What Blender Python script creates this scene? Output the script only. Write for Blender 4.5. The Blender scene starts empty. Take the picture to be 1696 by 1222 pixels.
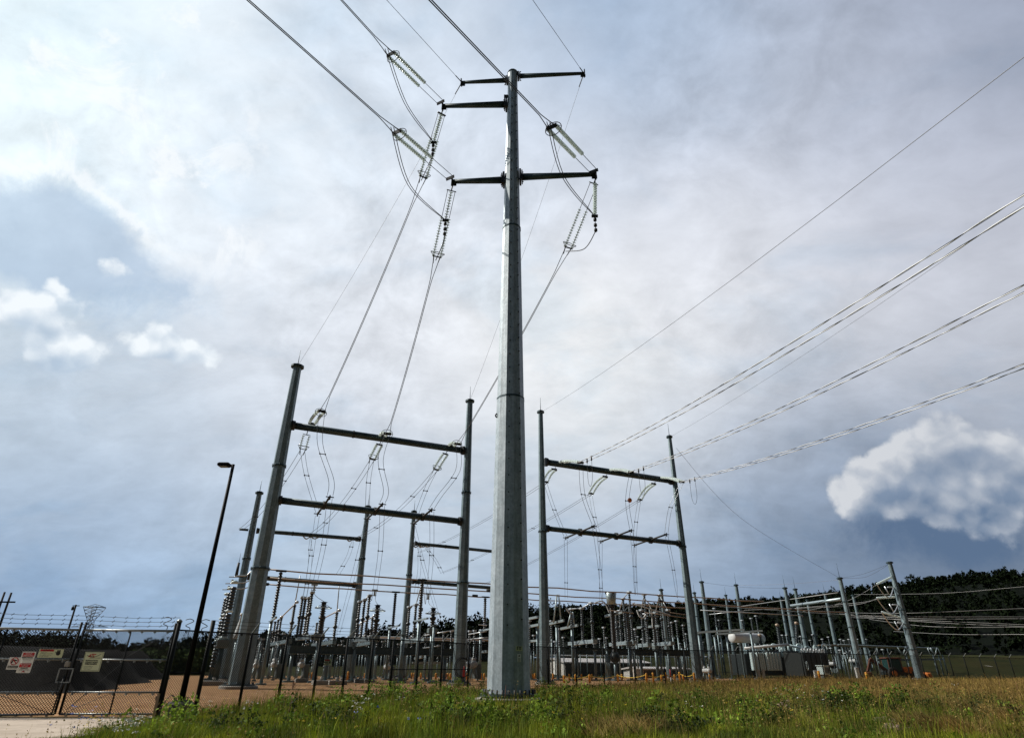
import bpy, math, random
import numpy as np
from mathutils import Vector as V, Matrix
random.seed(7); rng = np.random.default_rng(7)
S = bpy.context.scene
C = S.collection
R = math.radians
# ------------------------------------------------------------------ camera
F, PITCH, ROLL, EYE = 995.0, R(26.6), R(0.32), 1.1
Fw = V((0, math.cos(PITCH), math.sin(PITCH)))
U0 = V((0, -math.sin(PITCH), math.cos(PITCH))); R0 = V((1, 0, 0))
Rt = R0*math.cos(ROLL)+U0*math.sin(ROLL); Up = U0*math.cos(ROLL)-R0*math.sin(ROLL)
EYEP = V((0, 0, EYE))
cam = bpy.data.cameras.new('camera'); co = bpy.data.objects.new('camera', cam); C.objects.link(co)
m = Matrix((Rt, Up, -Fw)).transposed().to_4x4(); m.translation = EYEP; co.matrix_world = m
cam.sensor_fit = 'HORIZONTAL'; cam.sensor_width = 36; cam.lens = 36*F/1696
cam.clip_start = 0.1; cam.clip_end = 6000
S.camera = co
S.view_settings.view_transform = 'Standard'; S.view_settings.look = 'None'
S.view_settings.exposure = 0.0; S.view_settings.gamma = 1

def ray(px, py):
    return Fw + Rt*((px-848)/F) - Up*((py-611)/F)
def atY(px, py, Y):
    d = ray(px, py); return EYEP + d*(Y/d.y)
def atZ(px, py, z):
    d = ray(px, py); return EYEP + d*((z-EYE)/d.z)
def onP(px, py, P, h):            # vertical plane through P with horizontal direction h
    n = V((-h[1], h[0], 0)); d = ray(px, py)
    return EYEP + d*((P-EYEP).dot(n)/d.dot(n))
def sm(a, b, x):
    t = min(1, max(0, (x-a)/(b-a))); return t*t*(3-2*t)
# ------------------------------------------------------------------ sky
SUN_AZ, SUN_EL = R(-80), R(41)
sdir = V((math.sin(SUN_AZ)*math.cos(SUN_EL), math.cos(SUN_AZ)*math.cos(SUN_EL), math.sin(SUN_EL)))
W = bpy.data.worlds.new('World'); S.world = W; W.use_nodes = True
nt = W.node_tree; nt.nodes.clear()
W.cycles.sampling_method = 'MANUAL'; W.cycles.sample_map_resolution = 512
def lin(c):
    return tuple(((v/255)/12.92 if v/255 <= .04045 else ((v/255+.055)/1.055)**2.4) for v in c)
class NT:
    def __init__(s, nt): s.nt = nt; s.N = nt.nodes; s.L = nt.links
    def new(s, t, **k):
        n = s.N.new(t)
        for a, b in k.items(): setattr(n, a, b)
        return n
    def put(s, sock, v):
        if v is None: return
        if hasattr(v, 'is_output'): s.L.new(v, sock)
        else: sock.default_value = v
    def math(s, op, a, b=None, c=None, clamp=False):
        n = s.new('ShaderNodeMath', operation=op, use_clamp=clamp)
        for i, v in enumerate((a, b, c)): s.put(n.inputs[i], v)
        return n.outputs[0]
    def vec(s, op, a, b=None, c=None, scale=None):
        n = s.new('ShaderNodeVectorMath', operation=op)
        for i, v in enumerate((a, b, c)):
            if v is not None: s.put(n.inputs[i], v)
        if scale is not None: s.put(n.inputs['Scale'], scale)
        return n.outputs['Value'] if op in ('DOT_PRODUCT', 'LENGTH') else n.outputs[0]
    def noise(s, v, scale, detail=4, rough=.55, dist=0.0, col=False):
        n = s.new('ShaderNodeTexNoise'); s.put(n.inputs['Vector'], v)
        n.inputs['Scale'].default_value = scale; n.inputs['Detail'].default_value = detail
        n.inputs['Roughness'].default_value = rough; n.inputs['Distortion'].default_value = dist
        return n.outputs['Color'] if col else n.outputs['Fac']
    def ramp(s, f, stops):
        n = s.new('ShaderNodeValToRGB'); s.put(n.inputs[0], f)
        e = n.color_ramp.elements
        while len(e) < len(stops): e.new(.5)
        for q, (p, c) in zip(e, stops):
            q.position = p; q.color = (c[0], c[1], c[2], 1) if hasattr(c, '__len__') else (c, c, c, 1)
        return n.outputs[0]
    def mix(s, f, a, b, mode='MIX'):
        n = s.new('ShaderNodeMix', data_type='RGBA', blend_type=mode)
        s.put(n.inputs[0], f)
        s.put(n.inputs[6], (a[0], a[1], a[2], 1) if isinstance(a, tuple) else a)
        s.put(n.inputs[7], (b[0], b[1], b[2], 1) if isinstance(b, tuple) else b)
        return n.outputs[2]
    def mr(s, v, a, b, c=0.0, d=1.0):
        n = s.new('ShaderNodeMapRange', interpolation_type='SMOOTHSTEP'); s.put(n.inputs[0], v)
        for i, x in enumerate((a, b, c, d)): n.inputs[i+1].default_value = x
        return n.outputs[0]
w = NT(nt)
tc = w.new('ShaderNodeTexCoord')
D = w.vec('NORMALIZE', tc.outputs['Generated'])
nz = w.noise(D, 2.6, 3, .55, 0, True)
Dw = w.vec('NORMALIZE', w.vec('ADD', D, w.vec('SCALE', w.vec('SUBTRACT', nz, (.5, .5, .5)), scale=.22)))
ANCH = [((0, 0), (222, 240, 249)), ((240, 120), (236, 247, 253)), ((0, 250), (235, 248, 253)), ((450, 250), (226, 235, 244)),
 ((620, 40), (206, 219, 233)), ((700, 400), (222, 227, 235)), ((420, 400), (226, 231, 239)), ((60, 640), (200, 213, 224)), ((300, 300), (236, 244, 250)),
 ((240, 720), (205, 213, 222)), ((100, 850), (151, 169, 190)), ((60, 750), (181, 196, 211)), ((300, 880), (172, 186, 201)), ((60, 975), (112, 146, 188)), ((180, 960), (134, 164, 198)),
 ((250, 1040), (106, 152, 200)), ((500, 1000), (163, 190, 216)), ((450, 780), (209, 215, 225)), ((640, 600), (219, 222, 228)), ((420, 600), (208, 216, 226)), ((520, 880), (181, 194, 208)), ((380, 980), (149, 177, 205)),
 ((970, 640), (251, 250, 247)), ((1060, 600), (236, 238, 240)), ((900, 560), (230, 233, 237)), ((1110, 90), (164, 184, 208)), ((960, 10), (150, 174, 203)),
 ((1180, 170), (192, 200, 216)), ((1340, 40), (156, 167, 186)), ((1350, 300), (208, 211, 221)), ((1640, 40), (130, 140, 160)), ((1650, 250), (186, 190, 203)), ((1480, 130), (166, 176, 196)),
 ((1000, 260), (206, 213, 225)), ((1100, 400), (220, 223, 231)), ((1230, 450), (219, 221, 227)), ((1590, 520), (201, 203, 211)), ((1690, 640), (178, 184, 195)), ((1400, 640), (205, 208, 216)), ((1280, 720), (179, 187, 199)),
 ((1250, 850), (149, 166, 189)), ((1200, 930), (133, 157, 185)), ((1100, 720), (207, 213, 220)), ((980, 830), (175, 188, 203)), ((950, 990), (148, 174, 204)), ((1340, 950), (123, 145, 173)),
 ((1540, 760), (142, 161, 185)), ((1450, 910), (96, 114, 137)), ((1620, 900), (76, 90, 113)), ((1500, 940), (88, 104, 129)), ((760, 880), (180, 193, 207)), ((780, 150), (208, 218, 231)), ((800, 300), (212, 220, 231))]
A2 = [((0, -.2, 1), (66, 80, 98)), ((1, .0, .6), (44, 54, 70)), ((1, -.5, .25), (26, 34, 44)), ((.2, -1, .9), (34, 42, 56)), ((0, -1, .2), (24, 32, 42)),  # unseen sky out of frame, made dark to deepen the shaded faces
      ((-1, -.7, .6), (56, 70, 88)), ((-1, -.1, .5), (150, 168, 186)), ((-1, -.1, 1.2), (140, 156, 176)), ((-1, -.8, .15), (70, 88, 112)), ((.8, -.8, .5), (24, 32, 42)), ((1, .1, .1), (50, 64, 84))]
acc_c = None; acc_w = None
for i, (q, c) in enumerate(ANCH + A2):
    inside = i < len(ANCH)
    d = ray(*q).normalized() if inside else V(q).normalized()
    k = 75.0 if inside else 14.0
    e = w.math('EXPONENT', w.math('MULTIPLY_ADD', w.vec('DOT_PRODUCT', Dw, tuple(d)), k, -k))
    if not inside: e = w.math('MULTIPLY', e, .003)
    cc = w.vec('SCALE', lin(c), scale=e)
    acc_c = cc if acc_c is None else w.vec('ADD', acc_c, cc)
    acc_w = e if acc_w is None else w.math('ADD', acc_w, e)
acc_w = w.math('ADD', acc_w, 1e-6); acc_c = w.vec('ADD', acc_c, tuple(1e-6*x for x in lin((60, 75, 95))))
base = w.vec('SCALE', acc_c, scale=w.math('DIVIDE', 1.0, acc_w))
# soft streaky cloud deck
sep = w.new('ShaderNodeSeparateXYZ'); w.put(sep.inputs[0], D)
iz = w.math('DIVIDE', 1.0, w.math('ADD', w.math('MAXIMUM', sep.outputs[2], 0.0), .42))
Pp = w.vec('SCALE', D, scale=iz)
mp = w.new('ShaderNodeMapping'); w.put(mp.inputs[0], Pp)
mp.inputs['Rotation'].default_value = (0, 0, R(32)); mp.inputs['Scale'].default_value = (1.0, 1.5, 1.0)
n1 = w.noise(mp.outputs[0], 3.2, 9, .58, .5)
n2 = w.noise(mp.outputs[0], 10, 6, .62, .3)
n3 = w.noise(Dw, 17, 6, .6, .12)
puff = w.mr(w.noise(D, 2.2, 3, .5), .42, .62)
mod0 = w.math('ADD', w.math('MULTIPLY', w.math('SUBTRACT', n1, .49), .36), w.math('MULTIPLY', w.math('SUBTRACT', n2, .49), .38))
mod = w.math('ADD', mod0, w.math('MULTIPLY', w.math('MULTIPLY', w.math('SUBTRACT', n3, .5), .62), puff))
base = w.vec('SCALE', base, scale=w.math('ADD', 1.0, mod))
# faint blue in the thin places
base = w.mix(w.mr(n1, .5, .3), base, w.vec('MULTIPLY', base, (.94, .985, 1.02)))
# cumulus heads
CUM = [((170, 560), 3.2, .34), ((60, 540), 3.0, .34), ((310, 600), 2.6, .3), ((200, 480), 2.2, .25), ((1560, 800), 4.5, .3), ((1450, 840), 3., .25), ((22, 508), 1.6, 1.), ((66, 520), .9, .6), ((92, 580), 1.5, 1.), ((130, 590), 1.5, .9), ((60, 575), 1.1, .7), ((188, 445), 1.3, .85), ((95, 472), 1.1, .8), ((140, 500), .8, .5),
       ((262, 562), 1.3, 1.), ((300, 578), 1.4, .95), ((350, 595), 1.3, .8), ((235, 580), 1., .6),
       ((1420, 808), 2.08, 0.89), ((1455, 800), 1.95, 1.00), ((1490, 812), 1.95, 0.84), ((1520, 765), 2.21, 1.05), ((1560, 755), 2.47, 1.16), ((1600, 775), 2.60, 1.10), ((1640, 800), 2.47, 0.84), ((1660, 770), 1.82, 0.42), ((1690, 745), 2.34, 0.63), ((1600, 820), 2.34, 0.84), ((1560, 820), 2.34, 0.63), ((1650, 850), 1.95, 0.63), ((1395, 820), 1.30, 0.47)]
DRK = [((40, 385), 3.6, 1.), ((150, 400), 3.4, .8), ((330, 470), 2.5, .5), ((60, 395), 3.0, 1.), ((130, 385), 3.2, 1.), ((20, 430), 2.6, .8), ((190, 430), 2.8, .9), ((240, 460), 2.4, .8), ((100, 460), 2.6, .7), ((290, 500), 2., .5), ((170, 560), 2.6, .45), ((30, 600), 2.6, .4), ((290, 620), 2.6, .5),
       ((1500, 870), 3., .9), ((1570, 885), 3.2, 1.), ((1650, 900), 3.2, 1.), ((1440, 860), 2.2, .6), ((1680, 830), 2., .7), ((1400, 900), 2.2, .5)]
nc = w.noise(D, 13, 7, .6, .2, True)
Dc = w.vec('NORMALIZE', w.vec('ADD', D, w.vec('SCALE', w.vec('SUBTRACT', nc, (.5, .5, .5)), scale=.028)))
def field(Dv, LST):
    f = None
    for q, r, a in LST:
        k = 1.0/(1-math.cos(R(r)))
        e = w.math('MULTIPLY', w.math('EXPONENT', w.math('MULTIPLY_ADD', w.vec('DOT_PRODUCT', Dv, tuple(ray(*q).normalized())), k, -k)), a)
        f = e if f is None else w.math('ADD', f, e)
    return f
def billow(vv, sc):
    n = w.new('ShaderNodeTexVoronoi', feature='F1'); w.put(n.inputs['Vector'], vv); n.inputs['Scale'].default_value = sc
    return n.outputs['Distance']
def lump(vv): return w.math('ADD', w.math('MULTIPLY', billow(vv, 17), -.60), w.math('MULTIPLY', billow(vv, 46), -.36))
Dl = w.vec('NORMALIZE', w.vec('ADD', Dc, (-.010, 0, .018)))
h0 = w.math('ADD', field(Dc, CUM), lump(Dc)); h1 = w.math('ADD', field(Dl, CUM), lump(Dl))
fine = w.noise(D, 60, 6, .6, .2)
hx = w.mr(sep.outputs[0], .0, .5)
# grey undersides
fd = w.math('ADD', field(Dc, DRK), w.math('MULTIPLY', w.math('SUBTRACT', w.noise(D, 10, 9, .66, .4), .5), 3.2))
md = w.mr(fd, .35, 1.75)
base = w.mix(w.math('MULTIPLY', md, w.math('MULTIPLY_ADD', hx, .32, .62)), base, w.mix(hx, lin((160, 185, 212)), lin((84, 106, 136))))
# bright rim just outside the grey mass on the left
rim = w.math('MULTIPLY', w.mr(fd, .05, .42), w.mr(fd, .85, .45)); rim = w.math('MULTIPLY', rim, w.mr(sep.outputs[2], .50, .56)); rim = w.math('MULTIPLY', rim, w.mr(sep.outputs[0], -.3, -.45))
base = w.mix(w.math('MULTIPLY', rim, .6), base, lin((250, 253, 255)))
mask = w.mr(w.math('ADD', h0, w.math('MULTIPLY', w.math('SUBTRACT', fine, .5), .45)), .0, .42)
D2 = w.vec('NORMALIZE', w.vec('ADD', Dc, (-.018, 0, .034)))
v_ = w.mr(field(D2, CUM), .25, 1.5, 1.0, 0.0)
rel = w.math('MULTIPLY', w.math('SUBTRACT', lump(Dc), lump(Dl)), 1.25)
shade = w.math('ADD', w.math('MULTIPLY_ADD', v_, .62, .30), w.math('ADD', rel, w.math('MULTIPLY', w.math('SUBTRACT', fine, .5), .35)), clamp=True)
lit_c = w.mix(hx, lin((240, 246, 250)), lin((208, 211, 216)))
drk_c = w.mix(hx, lin((168, 188, 209)), lin((112, 132, 158)))
cumc = w.mix(shade, drk_c, lit_c)
base = w.mix(w.math('MULTIPLY', mask, w.math('MULTIPLY_ADD', shade, .42, .55)), base, cumc)
sky = w.new('ShaderNodeTexSky', sky_type='NISHITA'); sky.sun_disc = False
sky.sun_elevation = SUN_EL; sky.sun_rotation = SUN_AZ; sky.dust_density = 1.5
b1 = w.new('ShaderNodeBackground'); w.put(b1.inputs[0], sky.outputs[0]); b1.inputs[1].default_value = .07
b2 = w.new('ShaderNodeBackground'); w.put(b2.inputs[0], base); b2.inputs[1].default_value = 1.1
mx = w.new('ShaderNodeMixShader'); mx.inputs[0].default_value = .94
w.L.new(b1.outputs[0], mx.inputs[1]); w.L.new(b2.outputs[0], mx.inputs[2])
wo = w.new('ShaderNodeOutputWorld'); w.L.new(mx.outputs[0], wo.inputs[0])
# ------------------------------------------------------------------ sun
sl = bpy.data.lights.new('sun', 'SUN'); sl.energy = 5.0; sl.specular_factor = 1.0; sl.angle = R(.5); sl.color = (1, .95, .87)
so = bpy.data.objects.new('sun', sl); C.objects.link(so)
so.rotation_euler = (-sdir).to_track_quat('-Z', 'Y').to_euler()
S.cycles.max_bounces = 6; S.cycles.transparent_max_bounces = 24
# ------------------------------------------------------------------ materials
MAT = {}
def mat(name, col, rough=.6, metal=0.0, var=.0, vs=3.0, col2=None, bump=0.0, bs=30.0, island=0.0, trans=None, spec=.5, det=5):
    mm = bpy.data.materials.new(name); mm.use_nodes = True; q = NT(mm.node_tree)
    b = q.N['Principled BSDF']; b.inputs['Roughness'].default_value = rough; b.inputs['Metallic'].default_value = metal
    b.inputs['Specular IOR Level'].default_value = spec
    geo = q.new('ShaderNodeNewGeometry'); P = geo.outputs['Position']
    c = tuple(col)
    if col2 is not None:
        c = q.mix(q.mr(q.noise(P, vs, det, .62), .36, .64), c, tuple(col2))
    if var:
        n = q.noise(P, vs*4.3, det, .65)
        c = q.mix(1.0, c, q.ramp(n, [(.3, 1-var), (.7, 1+var)]), 'MULTIPLY')
    if island:
        n = q.math('MULTIPLY_ADD', geo.outputs['Random Per Island'], 2*island, 1-island)
        cc = q.new('ShaderNodeCombineColor')
        for i in range(3): q.put(cc.inputs[i], n)
        c = q.mix(1.0, c, cc.outputs[0], 'MULTIPLY')
    q.put(b.inputs['Base Color'], (c[0], c[1], c[2], 1) if isinstance(c, tuple) else c)
    if bump:
        bp = q.new('ShaderNodeBump'); bp.inputs['Strength'].default_value = bump; bp.inputs['Distance'].default_value = .05
        q.put(bp.inputs['Height'], q.noise(P, bs, 6, .65)); q.put(b.inputs['Normal'], bp.outputs[0])
    if trans:
        b.inputs['Transmission Weight'].default_value = trans
    MAT[name] = mm; return mm
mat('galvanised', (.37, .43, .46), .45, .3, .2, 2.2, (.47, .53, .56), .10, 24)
# zinc streaks that run down the pole faces
_q = NT(MAT['galvanised'].node_tree); _b = _q.N['Principled BSDF']
_mp = _q.new('ShaderNodeMapping'); _q.put(_mp.inputs[0], _q.new('ShaderNodeNewGeometry').outputs['Position']); _mp.inputs['Scale'].default_value = (7, 7, .35)
_st = _q.ramp(_q.noise(_mp.outputs[0], 1.3, 5, .6), [(.32, .74), (.66, 1.1)])
_old = _b.inputs['Base Color'].links[0].from_socket
_q.put(_b.inputs['Base Color'], _q.mix(1.0, _old, _st, 'MULTIPLY'))
mat('yard_steel', (.145, .20, .215), .45, .3, .25, 2.2, (.20, .26, .275), .1, 24)
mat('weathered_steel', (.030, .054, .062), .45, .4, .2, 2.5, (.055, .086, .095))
mat('bright_steel', (.30, .36, .37), .42, .5, .12, 3)
mat('aluminium', (.5, .53, .54), .35, .5, .1, 3)
mat('copper_pipe', (.33, .25, .18), .5, .2, .1, 2)
mat('wire', (.045, .048, .05), .6, .3)
mat('pale_wire', (.30, .30, .29), .5, .4)
mat('bright_cable', (.8, .8, .78), .5, .1)
mat('earth_wire', (.20, .20, .21), .5, .3)
mat('hardware', (.03, .033, .035), .6, .3)
mat('porcelain', (.03, .044, .05), .35, 0, .15, 3)
mat('glass_disc', (.84, .93, .91), .15, 0, .05, 20)
_q = NT(MAT['glass_disc'].node_tree); _t = _q.new('ShaderNodeBsdfTranslucent'); _t.inputs[0].default_value = (.9, .96, .94, 1); _m = _q.new('ShaderNodeMixShader'); _m.inputs[0].default_value = .6
_q.L.new(_q.N['Principled BSDF'].outputs[0], _m.inputs[1]); _q.L.new(_t.outputs[0], _m.inputs[2]); _q.L.new(_m.outputs[0], _q.N['Material Output'].inputs[0])
mat('brown_porcelain', (.018, .023, .026), .35)
mat('concrete', (.36, .34, .30), .9, 0, .18, 3, (.27, .25, .22), .3, 30)
mat('dark_concrete', (.16, .145, .12), .9, 0, .3, 3, (.10, .09, .075), .5, 25)
mat('black_paint', (.004, .004, .005), .6, spec=.08)
mat('fence_steel', (.014, .017, .017), .6, .0, .2, 3, spec=.12)
mat('rail_steel', (.26, .28, .28), .4, .5, .15, 3)
mat('yellow_paint', (.72, .30, .03), .6, 0, .15, 4)
mat('yellow_chain', (.75, .5, .05), .6)
mat('white_paint', (.52, .54, .53), .5, 0, .08, 3)
mat('grey_paint', (.12, .15, .15), .5, 0, .1, 2)
mat('radiator_paint', (.60, .74, .74), .45, 0, .1, 2)
mat('dark_paint', (.02, .028, .028), .5, 0, .15, 2)
mat('siding_shaded', (.10, .09, .08), .7, 0, .1, 2)  # front-wall shade put into the colour; gable ends use a lighter copy
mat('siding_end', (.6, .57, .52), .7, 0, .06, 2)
mat('rubble_stone', (.22, .16, .13), .9, 0, .3, 9, spec=.05)
mat('roof_metal', (.62, .58, .55), .45, 0, .06, 2)
mat('rust', (.13, .045, .025), .8, 0, .3, 4)
mat('orange_paint', (.75, .22, .04), .5, 0, .15, 4)
mat('red_paint', (.5, .02, .02), .5)
mat('orange_ball', (.8, .2, .03), .5)
mat('green_glass', (.02, .06, .06), .12)
mat('tyre', (.015, .015, .015), .8)
mat('sign_red', (.50, .012, .02), .6)
mat('sign_white', (.85, .85, .80), .6, 0, .06, 20)
mat('sign_cream', (.70, .74, .48), .6, 0, .06, 20)
mat('sign_black', (.012, .012, .012), .6)
mat('wood', (.035, .028, .022), .9)
mat('gate_board', (.42, .30, .19), .8)
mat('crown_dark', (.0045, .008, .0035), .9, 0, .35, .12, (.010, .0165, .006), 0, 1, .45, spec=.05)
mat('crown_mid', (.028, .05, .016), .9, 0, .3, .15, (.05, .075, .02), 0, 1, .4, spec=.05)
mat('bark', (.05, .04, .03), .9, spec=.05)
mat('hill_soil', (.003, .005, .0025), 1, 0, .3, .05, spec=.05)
mat('berm', (.008, .008, .008), 1, 0, .3, 1.2, (.012, .0115, .011), .6, 8, spec=.05)
mat('gravel', (.40, .245, .13), 1, 0, .38, 1.3, (.28, .15, .07), 1.0, 9, spec=.05)
mat('driveway', (.50, .42, .34), .95, 0, .12, .7, (.40, .33, .26), .35, 30, spec=.05)
mat('dirt', (.20, .135, .075), 1, 0, .3, 2, (.13, .10, .05), .7, 9, spec=.05)

def chainlink():
    mm = bpy.data.materials.new('chain_link'); mm.use_nodes = True; q = NT(mm.node_tree)
    b = q.N['Principled BSDF']; b.inputs['Base Color'].default_value = (.02, .023, .023, 1); b.inputs['Roughness'].default_value = .5; b.inputs['Metallic'].default_value = .3
    out = q.N['Material Output']
    uv = q.new('ShaderNodeUVMap'); sp = q.new('ShaderNodeSeparateXYZ'); q.put(sp.inputs[0], uv.outputs[0])
    a = q.math('ADD', sp.outputs[0], sp.outputs[1]); c = q.math('SUBTRACT', sp.outputs[0], sp.outputs[1])
    def line(v):
        f = q.math('FRACT', q.math('MULTIPLY', v, 1/.075))
        return q.math('LESS_THAN', f, .26)
    k = q.math('MAXIMUM', line(a), line(c))
    t = q.new('ShaderNodeBsdfTransparent'); mxx = q.new('ShaderNodeMixShader')
    q.put(mxx.inputs[0], k); q.L.new(t.outputs[0], mxx.inputs[1]); q.L.new(b.outputs[0], mxx.inputs[2]); q.L.new(mxx.outputs[0], out.inputs[0])
    MAT['chain_link'] = mm
chainlink()
def grassmat(name, g1, g2, dry, drybias):
    mm = bpy.data.materials.new(name); mm.use_nodes = True; q = NT(mm.node_tree)
    b = q.N['Principled BSDF']; b.inputs['Roughness'].default_value = .75; b.inputs['Specular IOR Level'].default_value = .2
    geo = q.new('ShaderNodeNewGeometry'); P = geo.outputs['Position']
    n = q.noise(P, .35, 5, .6); n2 = q.noise(P, .9, 4, .6)
    c = q.mix(q.mr(n2, .35, .65), g1, g2)
    r = geo.outputs['Random Per Island']
    f = q.math('ADD', q.mr(n, .42, .62), q.math('MULTIPLY', q.math('SUBTRACT', r, .5), .9))
    sx = q.new('ShaderNodeSeparateXYZ'); q.put(sx.inputs[0], P)
    f = q.math('ADD', f, q.math('ADD', q.mr(sx.outputs[0], 3, 22), drybias - .85))
    f = q.math('ADD', f, q.mr(sx.outputs[1], 22, 38, 0, .75))
    c = q.mix(q.math('MULTIPLY', f, .85, clamp=True), c, dry)
    pv = q.math('MULTIPLY_ADD', q.mr(q.noise(P, 1.1, 4, .65), .35, .66), 1.1, .42)
    v = q.math('MULTIPLY', q.math('MULTIPLY_ADD', r, .9, .55), pv); cc = q.new('ShaderNodeCombineColor')
    for i in range(3): q.put(cc.inputs[i], v)
    c = q.mix(1.0, c, cc.outputs[0], 'MULTIPLY')
    q.put(b.inputs['Base Color'], c)
    tr = q.new('ShaderNodeBsdfTranslucent'); q.put(tr.inputs[0], c)
    ms = q.new('ShaderNodeMixShader'); ms.inputs[0].default_value = .3
    q.L.new(b.outputs[0], ms.inputs[1]); q.L.new(tr.outputs[0], ms.inputs[2]); q.L.new(ms.outputs[0], q.N['Material Output'].inputs[0])
    MAT[name] = mm
grassmat('grass_blade', (.22, .24, .016), (.065, .115, .010), (.25, .18, .045), .05)
grassmat('seed_stalk', (.24, .19, .06), (.20, .14, .045), (.30, .19, .06), .4)
grassmat('weed_leaf', (.10, .18, .02), (.20, .28, .03), (.15, .16, .03), -.1)
grassmat('bramble', (.03, .05, .010), (.05, .075, .012), (.06, .05, .015), -.2)
grassmat('sod', (.06, .07, .014), (.035, .055, .01), (.12, .075, .025), .2)
mat('field', (.024, .03, .009), 1, 0, .3, .15, (.038, .036, .012), spec=.05)
mat('petal_white', (.75, .75, .66), .8)
mat('petal_yellow', (.75, .55, .04), .8)
mat('petal_blue', (.25, .32, .75), .8)
# ------------------------------------------------------------------ mesh helpers
def frame(d):
    d = d.normalized(); a = V((0, 0, 1)) if abs(d.z) < .95 else V((0, 1, 0))
    x = d.cross(a).normalized(); y = x.cross(d).normalized(); return x, y, d
class MB:
    def __init__(s): s.v = []; s.f = []; s.sm = []; s.uv = None
    def face(s, idx, smooth=False): s.f.append(idx); s.sm.append(smooth)
    def rings(s, rs, n, smooth=True, caps=True, close=False):
        k = len(rs); b = len(s.v)
        for r in rs: s.v += r
        for i in range(k-1 if not close else k):
            j = (i+1) % k
            for t in range(n):
                u = (t+1) % n
                s.face((b+i*n+t, b+i*n+u, b+j*n+u, b+j*n+t), smooth)
        if caps and not close:
            s.face(tuple(b+t for t in range(n))[::-1]); s.face(tuple(b+(k-1)*n+t for t in range(n)))
        return s
    def tube(s, p0, p1, r0, r1=None, n=8, smooth=True, caps=True, rot=0.0):
        r1 = r0 if r1 is None else r1; p0 = V(p0); p1 = V(p1); x, y, d = frame(p1-p0)
        if abs(d.z) > .999: x, y = V((1, 0, 0)), V((0, 1, 0))
        rs = [[c + x*(r*math.cos(rot+2*math.pi*t/n)) + y*(r*math.sin(rot+2*math.pi*t/n)) for t in range(n)] for c, r in ((p0, r0), (p1, r1))]
        return s.rings(rs, n, smooth, caps)
    def poly(s, pts, r, n=5, smooth=True):
        pts = [V(p) for p in pts]; rs = []; px = None
        for i, p in enumerate(pts):
            d = (pts[min(i+1, len(pts)-1)]-pts[max(i-1, 0)]).normalized()
            if px is None: x = frame(d)[0]
            else: x = (px - d*px.dot(d)).normalized()
            y = d.cross(x); px = x
            rs.append([p + x*(r*math.cos(2*math.pi*t/n)) + y*(r*math.sin(2*math.pi*t/n)) for t in range(n)])
        return s.rings(rs, n, smooth)
    def lathe(s, p0, d, prof, n=10, smooth=True):
        x, y, d = frame(V(d)); p0 = V(p0)
        rs = [[p0 + d*h + x*(r*math.cos(2*math.pi*t/n)) + y*(r*math.sin(2*math.pi*t/n)) for t in range(n)] for h, r in prof]
        return s.rings(rs, n, smooth)
    def ring(s, c, nrm, Rr, r, n=18, m=6, sx=1.0, ax=None):
        c = V(c); x, y, d = frame(V(nrm))
        if ax is not None: x = V(ax).normalized(); y = d.cross(x).normalized()
        rs = []
        for i in range(n):
            a = 2*math.pi*i/n; o = x*(math.cos(a)*Rr*sx)+y*(math.sin(a)*Rr); od = o.normalized()
            rs.append([c+o+od*(r*math.cos(2*math.pi*t/m))+d*(r*math.sin(2*math.pi*t/m)) for t in range(m)])
        return s.rings(rs, m, True, False, True)
    def box(s, c, sz, ax=None, bev=0.0):
        c = V(c); X, Y, Z = ax if ax else (V((1, 0, 0)), V((0, 1, 0)), V((0, 0, 1)))
        hx, hy, hz = sz[0]/2, sz[1]/2, sz[2]/2
        if bev <= 0:
            b = len(s.v)
            for k in (-1, 1):
                for (i, j) in ((-1, -1), (1, -1), (1, 1), (-1, 1)): s.v.append(c+X*(i*hx)+Y*(j*hy)+Z*(k*hz))
            for f in ((3, 2, 1, 0), (4, 5, 6, 7), (0, 1, 5, 4), (1, 2, 6, 5), (2, 3, 7, 6), (3, 0, 4, 7)): s.face(tuple(b+t for t in f))
            return s
        e = bev; loop = [(-hx+e, -hy), (hx-e, -hy), (hx, -hy+e), (hx, hy-e), (hx-e, hy), (-hx+e, hy), (-hx, hy-e), (-hx, -hy+e)]
        rs = []
        for z, sc in ((-hz, 1-e/max(hx, hy)), (-hz+e, 1), (hz-e, 1), (hz, 1-e/max(hx, hy))):
            rs.append([c+X*(a*sc)+Y*(b_*sc)+Z*z for a, b_ in loop])
        return s.rings(rs, 8, False)
    def beam(s, p0, p1, wd, h, up=None):
        p0 = V(p0); p1 = V(p1); d = (p1-p0); L = d.length; d.normalize()
        u = V(up) if up else (V((0, 0, 1)) if abs(d.z) < .9 else V((0, 1, 0)))
        y = u.cross(d).normalized(); z = d.cross(y)
        return s.box((p0+p1)/2, (L, wd, h), (d, y, z))
    def build(s, name, mt, parent=None, loc=None, kind=None, label=None):
        me = bpy.data.meshes.new(name)
        off = V(parent['_o']) if parent is not None else V(loc or (0, 0, 0))
        me.from_pydata([tuple(V(p)-off) for p in s.v], [], s.f)
        me.polygons.foreach_set('use_smooth', s.sm)
        if s.uv:
            l = me.uv_layers.new(name='UVMap')
            for i, lp in enumerate(me.loops): l.data[i].uv = s.uv[lp.vertex_index]
        me.materials.append(MAT[mt]); me.validate(); me.update()
        o = bpy.data.objects.new(name, me); C.objects.link(o)
        o['_o'] = tuple(off)
        if parent is not None:
            o.parent = parent
        else: o.location = off
        if kind: o['kind'] = kind
        if label: o['label'] = label
        return o
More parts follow.
